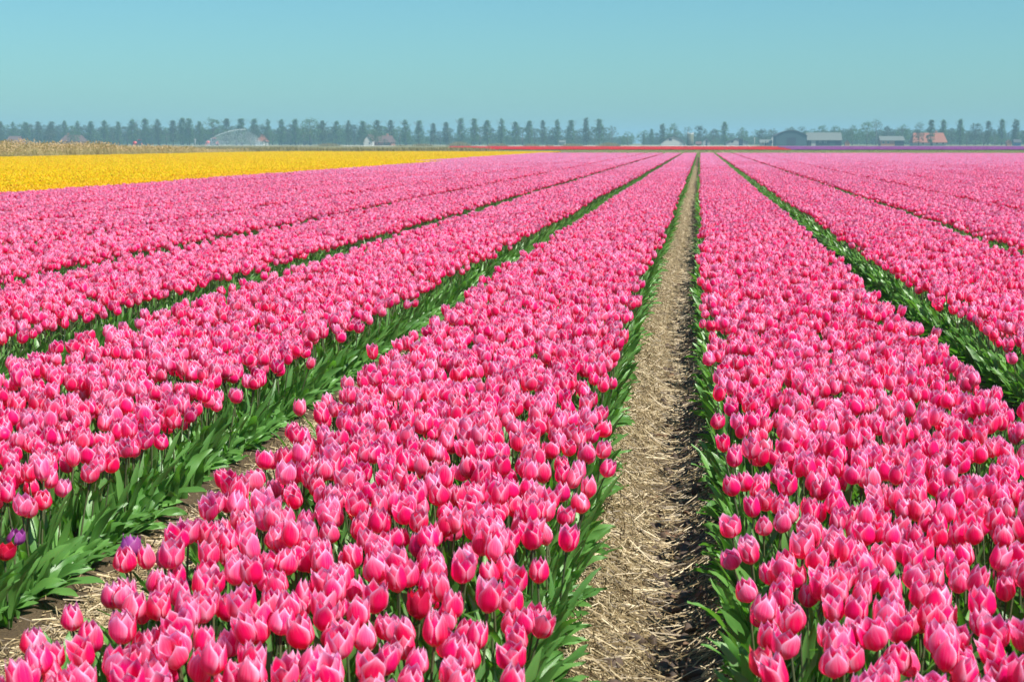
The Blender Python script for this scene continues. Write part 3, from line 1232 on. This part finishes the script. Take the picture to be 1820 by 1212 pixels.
# a low brownish hedge line right behind the strip, seen between 600 and 1050 px
for px in range(560, 1120, 2):
    y = 560 + rs.uniform(-15, 15)
    nz = noise.noise(Vector((px * .03, 7, 0)))
    if nz < 0.10: continue
    pos.append((xat(px, y), y, 0)); rot.append((0, 0, rs.uniform(0, 6))); scl.append((1.2, 1.2, .8 + 3.2 * nz)); idx.append(rs.randrange(4))
o = scatter('rough_grass', C_ROUGH, pos, rot, scl, idx)
tag(o, 'rough olive and brown grass strip between the yellow field and the far road', 'grass', kind='stuff')

# ------------------------------------------------------------------ trees
BARK = flat_mat('bark', (0.13, 0.11, 0.08), scale=4)
T_GREY = leaf_mat('grey green foliage', (0.040, 0.070, 0.022), (0.10, 0.135, 0.045), .2, .8, .15)
T_GREEN = leaf_mat('fresh green foliage', (0.05, 0.10, 0.030), (0.11, 0.18, 0.055), .3, .7, .2)
T_DARK = leaf_mat('dark foliage', (0.035, 0.060, 0.030), (0.07, 0.10, 0.05), .2, .7, .2)


def tree_parts(seed, kind, mat):
    """unit tree of height 1; returns trunk mesh and crown mesh"""
    rs2 = random.Random(seed)
    tr = MB()
    base = {'poplar': .12, 'broad': .22, 'sparse': .28, 'bush': .08}[kind]
    tr.tube((0, 0, -.02), (rs2.uniform(-.01, .01), 0, .55), .020 if kind != 'bush' else .03, .010, 7)
    tr.tube((0, 0, .5), (rs2.uniform(-.02, .02), 0, .93 if kind == 'poplar' else .85), .010, .003, 5)
    limbs = []
    nl = 18
    for k in range(nl):
        z = base + (0.88 - base) * k / nl
        a = rs2.uniform(0, 6.28)
        if kind == 'poplar':
            ln = .20 * math.sin(math.pi * min(1, .12 + .88 * (1 - (z - base) / (1 - base)))) + .02
            up = ln * 1.5
            if z + up > .98: up = .98 - z
        else:
            ln = (.34 if kind != 'sparse' else .26) * math.sin(math.pi * min(.92, .25 + .72 * (z - base) / (1 - base)))
            up = ln * .7
        q = Vector((math.cos(a) * ln, math.sin(a) * ln, z + up))
        tr.tube((0, 0, z), q, .007, .002, 4, cap=False)
        limbs.append((Vector((0, 0, z)), q))
    cr = MB()
    cl = []
    if kind == 'poplar':
        for k in range(105):
            s = rs2.random()
            z = base + .02 + (1 - base - .03) * s
            ww = .155 * (math.sin(math.pi * (.22 + .72 * s)) ** .8)
            a, rr = rs2.uniform(0, 6.28), math.sqrt(rs2.random()) * ww
            cl.append((Vector((rr * math.cos(a), rr * math.sin(a), z)), rs2.uniform(.035, .06)))
        per, ls = 26, .017
    else:
        wdt = {'broad': .36, 'sparse': .30, 'bush': .50}[kind]
        for k in range(75):
            s = rs2.random()
            z = base + (1 - base - .05) * s
            ww = wdt * math.sin(math.pi * (.20 + .74 * s)) ** .6
            a, rr = rs2.uniform(0, 6.28), rs2.random() ** .4 * ww
            cl.append((Vector((rr * math.cos(a), rr * math.sin(a), z)), rs2.uniform(.05, .085)))
        per, ls = (26, .019) if kind != 'sparse' else (10, .016)
    for c, rad in cl:
        rv = rs2.random()
        for k in range(per):
            d = Vector((rs2.gauss(0, 1), rs2.gauss(0, 1), rs2.gauss(0, .8)))
            p_ = c + d * rad * .55
            n = Vector((rs2.gauss(0, 1), rs2.gauss(0, 1), rs2.gauss(0, 1))).normalized()
            a_ = n.orthogonal().normalized() * ls * rs2.uniform(.6, 1.2)
            b_ = n.cross(a_.normalized()) * ls * rs2.uniform(.5, 1.0)
            cr.add([p_ - a_, p_ - b_ * .6, p_ + a_, p_ + b_], [(0, 1, 2, 3)], [(0, 0), (1, 0), (1, 1), (0, 1)], (rv + rs2.uniform(0, .2)) % 1)
    return tr.mesh('trunk', [BARK]), cr.mesh('crown', [mat], smooth=False)


TREES = {
    'poplar': [tree_parts(800 + i, 'poplar', T_GREY if i % 3 else T_GREEN) for i in range(7)],
    'broad': [tree_parts(820 + i, 'broad', (T_GREY, T_GREEN, T_DARK)[i % 3]) for i in range(6)],
    'sparse': [tree_parts(840 + i, 'sparse', T_GREY) for i in range(4)],
    'bush': [tree_parts(860 + i, 'bush', T_GREEN if i % 2 else T_DARK) for i in range(4)],
}


def tree(kind, px, top, Y, label, group=None, var=None, wide=1.0, name=None):
    X = xat(px, Y)
    h = zat(top, X, Y)
    tm, cm = TREES[kind][var if var is not None else rs.randrange(len(TREES[kind]))]
    nm = {'poplar': 'poplar_tree', 'broad': 'broadleaf_tree', 'sparse': 'bare_tree', 'bush': 'bush'}[kind]
    e = empty(nm, (X, Y, 0), rs.uniform(0, 6.28))
    e.scale = (h * wide, h * wide, h)
    for n_, me in (('trunk', tm), ('crown', cm)):
        c = bpy.data.objects.new(n_, me)
        link(c, e)
    tag(e, label, 'tree' if kind != 'bush' else 'bush', group)
    return e


pop = [(2, 217), (24, 217), (47, 218), (69, 216), (92, 216), (115, 215), (138, 216), (162, 216), (186, 215), (211, 217), (235, 213), (259, 212), (281, 213), (308, 214), (325, 210), (337, 211),
       (355, 216), (403, 212), (429, 211), (452, 212), (477, 213), (500, 213), (525, 213), (574, 215), (598, 216), (620, 215), (645, 216), (670, 214), (694, 214), (721, 214),
       (745, 215), (770, 219), (793, 218), (819, 211), (843, 211), (866, 214), (892, 212), (916, 217), (941, 215), (965, 215), (990, 213), (1015, 214), (1042, 210), (1065, 212)]
def nth(k):
    return '%d%s' % (k, 'th' if 10 < k % 100 < 20 else {1: 'st', 2: 'nd', 3: 'rd'}.get(k % 10, 'th'))


for k, (px, top) in enumerate(pop):
    tree('poplar', px, top, 752 + rs.uniform(-4, 4), 'slim poplar, %s from the left end of the long even row of roadside trees' % nth(k + 1),
         'row of poplars along the far road', wide=rs.uniform(.80, 1.25))
solo = [
    ('poplar', 1177, 221, 745, 'narrow dark poplar directly left above the white gabled barn'),
    ('broad', 1198, 219, 760, 'round crowned tree rising directly behind the white gabled barn'),
    ('sparse', 1088, 223, 765, 'thin pale tree at the right end of the long poplar row'),
    ('bush', 1116, 233, 740, 'rounded green tree at the gap right of the poplar row'),
    ('poplar', 1144, 238, 775, 'small thin tree just right of the hazy gap in the treeline'),
    ('poplar', 1158, 230, 765, 'second small thin tree right of the hazy gap in the treeline'),
    ('sparse', 1222, 225, 790, 'thin leafless tree behind the olive silo'),
    ('broad', 1244, 223, 770, 'broad grey green tree right of the olive silo, above the end of the path'),
    ('poplar', 1288, 217, 755, 'tallest green poplar between the silo and the dark barn'),
    ('broad', 1268, 229, 790, 'hazy round tree left of the tallest green poplar'),
    ('broad', 1318, 226, 780, 'grey green tree right of the tallest green poplar'),
    ('broad', 1355, 229, 735, 'green tree beside the white cottage left of the dark barn'),
    ('sparse', 1374, 228, 790, 'thin tree behind the left corner of the dark barn'),
    ('broad', 1404, 225, 800, 'round tree top showing above the arched roof of the dark barn'),
    ('sparse', 1425, 224, 800, 'sparse tree showing above the right end of the dark barn'),
    ('bush', 1443, 228, 790, 'green bushy tree above the left end of the long pale roof'),
    ('broad', 1461, 223, 800, 'green tree above the middle of the long pale roof'),
    ('broad', 1484, 224, 810, 'greyish tree above the right end of the long pale roof'),
    ('broad', 1515, 222, 720, 'large rounded olive tree right of the long pale roofed barn'),
    ('broad', 1541, 217, 745, 'tall grey tree next to the large rounded olive tree'),
    ('sparse', 1557, 212, 790, 'leafless tall tree above the line between the barns and the farmhouse'),
    ('broad', 1578, 224, 760, 'bushy tree behind the left part of the low brick shed'),
    ('broad', 1604, 221, 755, 'dense dark tree behind the right part of the low brick shed'),
    ('sparse', 1634, 217, 800, 'bare thin tree behind the orange farmhouse roof'),
    ('poplar', 1654, 213, 690, 'dark conical poplar in front of the orange farmhouse roof'),
    ('poplar', 1676, 214, 735, 'poplar behind the bright right end of the orange farmhouse roof'),
    ('broad', 1690, 228, 745, 'green tree just right of the orange farmhouse'),
    ('poplar', 1706, 213, 730, 'slim poplar right of the orange farmhouse'),
    ('bush', 1718, 232, 715, 'pale bush below the slim poplar right of the farmhouse'),
    ('broad', 1734, 219, 740, 'dark dome shaped tree right of the farmhouse'),
    ('bush', 1748, 236, 700, 'bright green round bush in front of the dark dome shaped tree'),
    ('poplar', 1756, 216, 735, 'poplar right beside the dark dome shaped tree'),
    ('bush', 1768, 238, 705, 'second bright green bush, right of the bright green round one'),
    ('poplar', 1780, 213, 735, 'second poplar from the right edge of the view'),
    ('poplar', 1805, 213, 735, 'poplar nearest the right edge of the view'),
    ('broad', 1822, 232, 745, 'blue grey tree cut by the right edge of the view'),
    ('broad', 379, 211, 735, 'big round green tree behind the water jet'),
    ('broad', 551, 211, 738, 'big full tree standing higher than the poplars left of the middle'),
    ('broad', 453, 222, 706, 'tree covering the left part of the steep orange roof'),
    ('bush', 446, 234, 700, 'bushy tree hiding the left half of the orange roofed house'),
    ('bush', 472, 236, 702, 'dark bush right of the steep orange roofed house'),
    ('broad', 668, 226, 685, 'tree standing in front of the joint between the two faded red roofs'),
    ('bush', 641, 243, 680, 'bush at the left of the white gabled house wing'),
    ('bush', 685, 247, 680, 'low bush in front of the long brick house'),
    ('broad', 88, 225, 690, 'tree left of the red roofed house behind the reeds'),
    ('broad', 130, 226, 690, 'tree covering the right half of the red roofed house behind the reeds'),
    ('broad', 1632, 230, 690, 'tree covering the left end of the orange farmhouse roof'),
    ('broad', 540, 221, 760, 'rounder tree just left of the big full tree'),
]
for k, (kind, px, top, Y, lab) in enumerate(solo):
    var = {'bush': 1 if 'green' in lab else 0}.get(kind, None)
    if 'dark dome' in lab: var = 2
    if 'big round green' in lab: var = 1
    tree(kind, px, top, Y, lab, var=var, wide=1.25 if kind == 'broad' and 'big' in lab else 1.0)
# second row of fuller trees behind the poplars
px = -20
while px < 1075:
    tree('broad', px, 224 + rs.uniform(-4, 6) + (4 if px > 700 else 0), 800 + rs.uniform(-12, 25), 'hazy rounded tree of the second row, seen by the %s poplar from the left' % nth(1 + min(range(len(pop)), key=lambda q: abs(pop[q][0] - px))),
         'second row of trees behind the poplars', wide=rs.uniform(1.0, 1.7))
    px += rs.uniform(9, 15) * (1.5 if px > 720 else 1)
LM = [(1150, 'right of the hazy gap in the treeline'), (1197, 'behind the white gabled barn'), (1227, 'behind the olive silo'), (1256, 'behind the narrow grey shed'),
      (1288, 'by the tallest green poplar'), (1312, 'behind the wide grey barn'), (1360, 'behind the white cottage'), (1395, 'behind the left half of the arched barn'), (1420, 'behind the right half of the arched barn'),
      (1450, 'behind the left half of the long pale roof'), (1482, 'behind the right half of the long pale roof'), (1515, 'behind the large rounded olive tree'), (1550, 'left of the low brick shed'), (1586, 'behind the low brick shed'),
      (1618, 'between the low brick shed and the farmhouse'), (1640, 'behind the left half of the farmhouse'), (1668, 'behind the right half of the farmhouse'), (1695, 'just right of the farmhouse'), (1734, 'behind the dark dome shaped tree'),
      (1765, 'behind the second bright green bush'), (1790, 'behind the tiny orange roofed shed'), (1812, 'behind the small blue shed')]
px = 1145
while px < 1830:
    tree('broad', px, 234 + rs.uniform(-4, 4), 900 + rs.uniform(-20, 40), 'low hazy tree of the farthest row, ' + min(LM, key=lambda q: abs(q[0] - px))[1],
         'farthest trees behind the farms', wide=rs.uniform(1.1, 1.7))
    px += rs.uniform(16, 26)
# undergrowth below the rows, one far off mass
C_UND = src_collection('undergrowth', [TREES['bush'][i][1] for i in range(4)])
pos, rot, scl, idx = [], [], [], []
for k in range(1300):
    px = rs.uniform(-30, 1850)
    if 1120 < px < 1146: continue
    Y = rs.uniform(840, 1000)
    h = rs.uniform(2.5, 8.5 if px < 700 or px > 1390 else 5.0)
    pos.append((xat(px, Y), Y, 0)); rot.append((0, 0, rs.uniform(0, 6))); scl.append((h * 1.5, h * 1.5, h)); idx.append(rs.randrange(4))
o = scatter('undergrowth', C_UND, pos, rot, scl, idx)
tag(o, 'blue hazy undergrowth and far woods between the tree trunks on the horizon', 'undergrowth', kind='stuff')

# ------------------------------------------------------------------ buildings
M_WHITE = flat_mat('white wall', (0.50, 0.50, 0.46), scale=1.5, var=.12)
M_PALE = flat_mat('pale corrugated roof', (0.13, 0.15, 0.13), scale=1.0, var=.2, stretch=(6, .4, .4))
M_DARKROOF = flat_mat('dark roof', (0.07, 0.07, 0.075), scale=2)
M_DARKB = flat_mat('dark blue green cladding', (0.035, 0.075, 0.085), scale=1.2, var=.2)
M_NAVY = flat_mat('dark timber wall', (0.022, 0.028, 0.045), scale=1.2)
M_ORANGE = flat_mat('orange roof tiles', (0.30, 0.10, 0.05), scale=3, var=.3)
M_PINKR = flat_mat('faded red roof tiles', (0.13, 0.075, 0.06), scale=3, var=.3)
M_BRICK = flat_mat('brick wall', (0.40, 0.19, 0.12), scale=4, var=.25)
M_GLASS = flat_mat('dark window glass', (0.03, 0.04, 0.05), rough=.15)
M_OLIVE = flat_mat('olive silo cladding', (0.13, 0.14, 0.06), scale=2)
M_GREYW = flat_mat('grey wall', (0.36, 0.37, 0.36), scale=2, var=.15)
M_REDP = flat_mat('red paint', (0.62, 0.035, 0.02), rough=.4, var=.1)
M_BLUE = flat_mat('blue paint', (0.05, 0.16, 0.42), rough=.5, var=.1)
M_TYRE = flat_mat('black rubber', (0.02, 0.02, 0.02))


def width_at(px0, px1, Y):
    return xat(px1, Y) - xat(px0, Y)


def barn_gable(name, px0, px1, ytop, yeave, Y, depth, wall, roof, label, cat='barn', door=None, windows=(), curve=False, chimney=None):
    """gable end faces the camera"""
    X0, X1 = xat(px0, Y), xat(px1, Y)
    cx = (X0 + X1) / 2
    hw = (X1 - X0) / 2
    ht = zat(ytop, cx, Y)
    he = zat(yeave, cx, Y)
    e = empty(name, (cx, Y, 0))
    if curve:
        prof = [(hw * s, he + (ht - he) * math.cos(s * math.pi / 2) ** .85) for s in (1, .85, .65, .45, .22, 0, -.22, -.45, -.65, -.85, -1)]
    else:
        prof = [(hw, he), (hw * .55, he + (ht - he) * .62), (0, ht), (-hw * .55, he + (ht - he) * .62), (-hw, he)] if curve is None else [(hw, he), (0, ht), (-hw, he)]
    mb = MB()
    mb.prism([(-hw, -.1), (hw, -.1)] + prof, 0, depth)
    mb.obj('wall', wall, e, smooth=False)
    mb = MB()
    th = .18
    outer = [(x * 1.04, z + th) for x, z in prof]
    inner = [(x * 1.04, z + .02) for x, z in prof][::-1]
    n = len(outer)
    for i in range(n - 1):
        a, b = outer[i], outer[i + 1]
        c, d = (prof[i + 1][0] * 1.04, prof[i + 1][1] + .015), (prof[i][0] * 1.04, prof[i][1] + .015)
        mb.prism([a, b, c, d], -.35, depth + .35)
    mb.obj('roof', roof, e, smooth=False)
    if door:
        x0, x1, h, dm = door
        mb = MB(); mb.box(x0 * hw, -.06, 0, x1 * hw, .04, h); mb.obj('door', dm, e, smooth=False)
    for x0, x1, z0, z1 in windows:
        mb = MB()
        a, b = x0 * hw, x1 * hw
        mb.box(a - .08, -.05, z0 - .08, a, .03, z1 + .08); mb.box(b, -.05, z0 - .08, b + .08, .03, z1 + .08)
        mb.box(a, -.05, z1, b, .03, z1 + .08); mb.box(a, -.05, z0 - .08, b, .03, z0)
        fr = mb.obj('window', M_WHITE, e, smooth=False)
        mb = MB(); mb.box(a, -.02, z0, b, .02, z1); mb.obj('pane', M_GLASS, fr, smooth=False)
    if chimney:
        cx_, cw, ct = chimney
        mb = MB(); mb.box(cx_ * hw - cw, depth * .4, ht - 1.6, cx_ * hw + cw, depth * .4 + .8, ht + ct); mb.obj('chimney', M_BRICK, e, smooth=False)
    return tag(e, label, cat)


def barn_long(name, px0, px1, yridge, yeave, Y, depth, wall, roof, label, cat='barn', inset=.3, hip=0.0, doors=(), windows=(), chimney=None):
    """long side faces the camera; ridge along x"""
    X0, X1 = xat(px0, Y), xat(px1, Y)
    cx = (X0 + X1) / 2
    hw = (X1 - X0) / 2
    hr = zat(yridge, cx, Y)
    he = zat(yeave, cx, Y)
    e = empty(name, (cx, Y, 0))
    mb = MB()
    w2 = hw - inset
    mb.add([(-w2, 0, -.1), (w2, 0, -.1), (w2, depth, -.1), (-w2, depth, -.1), (-w2, 0, he - .02), (w2, 0, he - .02), (w2, depth, he - .02), (-w2, depth, he - .02),
            (-w2 + hip, depth / 2, hr - .12), (w2 - hip, depth / 2, hr - .12)],
           [(0, 1, 5, 4), (1, 2, 6, 9, 5), (2, 3, 7, 6), (3, 0, 4, 8, 7), (4, 5, 9, 8), (6, 7, 8, 9)])
    mb.obj('wall', wall, e, smooth=False)
    mb = MB()
    for s in (0, 1):
        y0 = -.5 if s == 0 else depth + .5
        z0 = he - .25
        a = [(-hw, y0, z0), (hw, y0, z0), (hw - hip, depth / 2, hr), (-hw + hip, depth / 2, hr)]
        b = [(x, y, z + .16) for x, y, z in a]
        mb.add(a + b, [(3, 2, 1, 0), (4, 5, 6, 7), (0, 1, 5, 4), (1, 2, 6, 5), (2, 3, 7, 6), (3, 0, 4, 7)])
    if hip > 0:
        for s in (-1, 1):
            a = [(s * hw, -.5, he - .25), (s * hw, depth + .5, he - .25), (s * (hw - hip), depth / 2, hr)]
            b = [(x, y, z + .15) for x, y, z in a]
            mb.add(a + b, [(0, 1, 2), (5, 4, 3), (0, 3, 4, 1), (1, 4, 5, 2), (2, 5, 3, 0)])
    mb.obj('roof', roof, e, smooth=False)
    for x0, x1, h, dm in doors:
        mb = MB(); mb.box(x0 * hw, -.07, 0, x1 * hw, .04, h); mb.obj('door', dm, e, smooth=False)
    for x0, x1, z0, z1 in windows:
        mb = MB()
        a, b = x0 * hw, x1 * hw
        mb.box(a - .1, -.06, z0 - .1, a, .03, z1 + .1); mb.box(b, -.06, z0 - .1, b + .1, .03, z1 + .1)
        mb.box(a, -.06, z1, b, .03, z1 + .1); mb.box(a, -.06, z0 - .1, b, .03, z0)
        fr = mb.obj('window', M_WHITE, e, smooth=False)
        mb = MB(); mb.box(a, -.02, z0, b, .02, z1); mb.obj('pane', M_GLASS, fr, smooth=False)
    if chimney:
        mb = MB(); mb.box(chimney * hw - .4, depth / 2 - .4, hr - .8, chimney * hw + .4, depth / 2 + .4, hr + 1.0); mb.obj('chimney', M_BRICK, e, smooth=False)
    return tag(e, label, cat)


barn_gable('barn', 1175, 1218, 243.0, 255.0, 690, 14, M_WHITE, M_DARKROOF, 'white barn with its broad gable end facing the field, left of the olive silo', door=(.55, .75, 2.4, M_GREYW), windows=[(-.35, -.1, 2.0, 2.9)], curve=None)
# silo
Y = 690
X = xat(1227, Y)
e = empty('silo', (X, Y, 0))
hs_ = zat(239, X, Y)
mb = MB(); mb.tube((0, 0, -.1), (0, 0, hs_), 1.35, 1.35, 20); mb.obj('body', M_OLIVE, e)
mb = MB(); mb.tube((0, 0, hs_ + .002), (0, 0, hs_ + .35), 1.42, 1.3, 20); mb.obj('cap', M_WHITE, e)
for s in (-1, 1):
    mb = MB(); mb.tube((s * 1.0, 0, hs_ + .352), (s * 1.0, 0, hs_ + .8), .22, .22, 8); mb.obj('vent', M_WHITE, e)
mb = MB()
for k in range(10): mb.tube((0, 0, .5 + k * .42), (0, 0, .56 + k * .42), 1.39, 1.39, 20, cap=True)
mb.obj('hoop', M_GREYW, e)
tag(e, 'olive round silo with a pale cap beside the white gabled barn', 'silo')
barn_long('shed', 1236, 1247, 252.5, 256, 700, 5, M_BRICK, M_PINKR, 'tiny reddish shed just right of the olive silo', 'shed')
barn_gable('shed', 1249, 1262, 246, 252, 720, 8, M_GREYW, M_DARKROOF, 'narrow pale grey gabled shed at the end of the straw path', 'shed', door=(-.2, .25, 2.0, M_NAVY))
barn_gable('barn', 1291, 1330, 246, 254, 705, 16, M_GREYW, M_DARKROOF, 'wide pale grey gabled barn with a dark door between the path and the dark barn', door=(.15, .5, 2.8, M_NAVY), windows=[(-.6, -.35, 1.2, 2.0)])
barn_long('house', 1350, 1373, 249, 253.5, 690, 7, M_WHITE, M_PALE, 'small white cottage tucked beside the left corner of the dark barn', 'cottage', windows=[(-.6, -.35, .7, 1.5), (.1, .35, .7, 1.5)], doors=[(-.15, 0.02, 1.8, M_NAVY)])
barn_gable('house', 1371, 1383, 239.5, 246, 730, 8, M_WHITE, M_PALE, 'narrow white gable peeping out behind the left corner of the dark barn', 'house', windows=[(-.3, .3, 2.2, 3.0)])
barn_gable('barn', 1379, 1434, 232.5, 242.5, 665, 26, M_DARKB, M_DARKROOF, 'largest barn, dark blue green with a low arched gable', curve=True, door=(-.3, .3, 3.2, M_NAVY))
barn_long('barn', 1434, 1497, 236.5, 249, 675, 14, M_NAVY, M_PALE, 'long dark barn with a pale corrugated roof beside the arched dark barn', doors=[(-.75, -.5, 2.2, M_GREYW), (.3, .6, 2.2, M_DARKB)], windows=[(-.3, -.2, 1.2, 1.8), (0, .1, 1.2, 1.8)])
barn_gable('shed', 1502, 1510, 250, 254, 670, 4, M_BRICK, M_PINKR, 'tiny brick shed between the long pale roofed barn and the rounded olive tree', 'shed')
barn_long('barn', 1564, 1608, 243, 249.5, 690, 10, M_BRICK, M_PALE, 'low brick shed with a pale roof left of the orange farmhouse', 'barn', doors=[(.2, .95, 2.1, M_NAVY)], windows=[(-.8, -.65, 1, 1.7), (-.4, -.25, 1, 1.7)])
barn_long('farmhouse', 1622, 1684, 237, 253, 705, 12, M_GREYW, M_ORANGE, 'farmhouse with a large bright orange tiled roof half hidden by a poplar', 'farmhouse', hip=.9,
          windows=[(-.7, -.6, .6, 1.4), (-.45, -.35, .6, 1.4), (.35, .45, .6, 1.4), (.7, .8, .6, 1.4)], doors=[(.05, .15, 1.6, M_NAVY)], chimney=.45)
barn_gable('shed', 1790, 1798, 250, 254, 690, 4, M_BRICK, M_ORANGE, 'tiny orange roofed shed between the last two poplars at right', 'shed')
barn_long('shed', 1802, 1816, 249, 253, 700, 5, M_BLUE, M_DARKROOF, 'small blue shed below the poplar nearest the right edge', 'shed')
barn_long('house', 106, 143, 241, 251, 710, 9, M_BRICK, M_PINKR, 'house with a faded red roof behind the dry reeds', 'house', hip=1.0, windows=[(-.5, -.38, .6, 1.3), (.3, .42, .6, 1.3)], chimney=-.5)
barn_long('house', 10, 32, 243, 251, 710, 8, M_BRICK, M_PINKR, 'smaller house with a faded red roof at the far left behind the reeds', 'house', windows=[(-.3, -.1, .6, 1.3)])
barn_long('house', 454, 469, 240, 251, 728, 9, M_WHITE, M_ORANGE, 'white house with a steep orange roof right of the water jet', 'house', hip=1.5, windows=[(-.4, -.2, .6, 1.3), (.2, .4, .6, 1.3)])
barn_gable('house', 646, 662, 240, 252, 700, 10, M_WHITE, M_PINKR, 'white gabled house wing with a faded red roof below the tree row', 'house', windows=[(.2, .5, .6, 1.4)])
barn_long('house', 664, 697, 242, 253, 704, 9, M_BRICK, M_PINKR, 'long brick house with a faded red roof beside the white gabled wing', 'house', hip=.8, windows=[(-.5, -.38, .6, 1.3), (.1, .22, .6, 1.3), (.6, .72, .6, 1.3)], chimney=.3)
barn_long('shed', 993, 1005, 250.5, 253, 745, 5, M_GREYW, M_PALE, 'small pale shed under the poplars above the red strip', 'shed')

# white posts by the road
for px, lab in ((347, 'thin white pole left of the water jet in front of the trees'), (1341, 'thin white pole left of the white cottage')):
    Y = 680
    X = xat(px, Y)
    e = empty('pole', (X, Y, 0))
    h = zat(249 if px < 1000 else 247, X, Y)
    mb = MB(); mb.tube((0, 0, -.05), (0, 0, h), .14, .10, 8); mb.obj('shaft', M_WHITE, e)
    mb = MB(); mb.box(-.3, -.2, h + .002, .3, .2, h + .4); mb.obj('lamp_head', M_WHITE, e, smooth=False)
    tag(e, lab, 'pole')


def wheel(parent, x, y, r, w_):
    mb = MB(); mb.tube((x, y - w_, r), (x, y + w_, r), r, r, 18)
    t_ = mb.obj('wheel', M_TYRE, parent)
    mb = MB(); mb.tube((x, y - w_ - .02, r), (x, y + w_ + .02, r), r * .5, r * .5, 12); mb.obj('rim', M_REDP, t_)


def tractor(px, Y, label, rz=0, s=1.0):
    X = xat(px, Y)
    e = empty('tractor', (X, Y, 0), rz)
    e.scale = (s, s, s)
    wheel(e, -.9, -.85, .85, .22); wheel(e, -.9, .85, .85, .22); wheel(e, 1.2, -.7, .55, .16); wheel(e, 1.2, .7, .55, .16)
    mb = MB(); mb.prism([(-.4, .8), (1.9, .8), (1.95, 1.35), (1.7, 1.6), (-.4, 1.7)], -.4, .4); mb.obj('hood', M_REDP, e, smooth=False)
    mb = MB(); mb.prism([(-1.4, .9), (-.401, .9), (-.401, 2.6), (-1.3, 2.6)], -.65, .65); mb.obj('cab', M_GLASS, e, smooth=False)
    mb = MB(); mb.box(-1.5, -.75, 2.602, -.2, .75, 2.75); mb.obj('cab_roof', M_REDP, e, smooth=False)
    mb = MB(); mb.tube((1.0, .25, 1.65), (1.0, .25, 2.5), .05, .05, 8); mb.obj('exhaust_pipe', M_TYRE, e)
    tag(e, label, 'tractor')


def reel(px, Y, label, s=1.0):
    X = xat(px, Y)
    e = empty('irrigation_reel', (X, Y, 0))
    e.scale = (s, s, s)
    mb = MB(); mb.tube((0, -.45, 1.25), (0, .45, 1.25), .75, .75, 20); mb.obj('drum', M_TYRE, e)
    for y in (-.47, BLOOM_Z):
        mb = MB(); mb.tube((0, y - .03, 1.25), (0, y + .03, 1.25), 1.0, 1.0, 20); mb.obj('drum_flange', M_REDP, e)
    mb = MB(); mb.box(-1.3, -.6, .35, 1.5, .6, .5); mb.tube((-1.0, 0, .5), (0, 0, 1.25), .06, .06); mb.obj('frame', M_REDP, e, smooth=False)
    wheel(e, 0, -.75, .35, .12); wheel(e, 0, .75, .35, .12)
    tag(e, label, 'irrigation reel')


tractor(382, 690, 'dark cabbed red tractor parked at the foot of the water jet', rz=R(80), s=1.15)
reel(370, 690, 'red hose reel trailer left of the tractor at the foot of the water jet', .9)
tractor(249, 690, 'red tractor seen end on to the right of the dry reeds', rz=R(95), s=.9)
reel(240, 690, 'red hose reel trailer just right of the dry reeds', .8)

# water jet: sprinkler gun, jet and falling drops
Y = 685
Xs, Xp = xat(365, Y), xat(436, Y)
zt = zat(230.5, Xp, Y)
e = empty('sprinkler_gun', (Xs, Y, 0))
mb = MB(); mb.tube((0, 0, 0), (0, 0, .9), .06, .06, 8)
for a in (0, 2.1, 4.2): mb.tube((0, 0, .6), (.5 * math.cos(a), .5 * math.sin(a), 0), .03, .03, 6)
mb.obj('stand', M_REDP, e)
mb = MB(); mb.tube((0, 0, .902), (.9, 0, 1.5), .07, .04, 8); mb.obj('barrel', M_TYRE, e)
tag(e, 'small sprinkler gun on a stand throwing the water jet', 'sprinkler')
m, t = new_mat('water spray')
p = t.nodes.new('ShaderNodeBsdfPrincipled')
p.inputs['Base Color'].default_value = (.80, .88, .90, 1)
p.inputs['Roughness'].default_value = .25
oo = t.nodes.new('ShaderNodeOutputMaterial')
t.links.new(p.outputs[0], oo.inputs['Surface'])
mb = MB()
Wd = Xp - Xs


def arc(s):
    """s 0..1 gun to break-up point, beyond 1 it falls"""
    return (Xs + Wd * s, 1.3 + (zt - 1.3) * (1 - (1 - min(s, 1)) ** 2.1) if s <= 1 else 1.3 + (zt - 1.3) * max(0, 1 - ((s - 1) / .42) ** 1.7))


for k in range(30000):
    s = rs.random() ** .9 * 1.38
    x, z = arc(s)
    q = rs.random()
    if q < .14 and s < 1.02:
        rr = .05 + .22 * s
        z += rs.gauss(0, rr * .6); x += rs.gauss(0, rr); y = Y + rs.gauss(0, rr * 2)
        sz = rs.uniform(.02, .05)
    else:
        f = rs.random() ** .7
        z = z * (1 - f); y = Y + rs.gauss(0, 1.0); x += rs.gauss(0, .4) + f * .8
        sz = rs.uniform(.018, .036)
    if z < .02: continue
    c = Vector((x, y, z))
    n = Vector((rs.gauss(0, 1), rs.gauss(0, 1), rs.gauss(0, 1))).normalized()
    a_ = n.orthogonal().normalized(); b_ = n.cross(a_)
    mb.add([c + n * sz, c + a_ * sz, c - a_ * .5 * sz + b_ * .87 * sz, c - a_ * .5 * sz - b_ * .87 * sz], [(0, 1, 2), (0, 2, 3), (0, 3, 1), (1, 3, 2)])
o = mb.obj('water_spray', m, smooth=False)
tag(o, 'arched jet of irrigation water and falling spray in front of the far trees', 'water jet', kind='stuff')
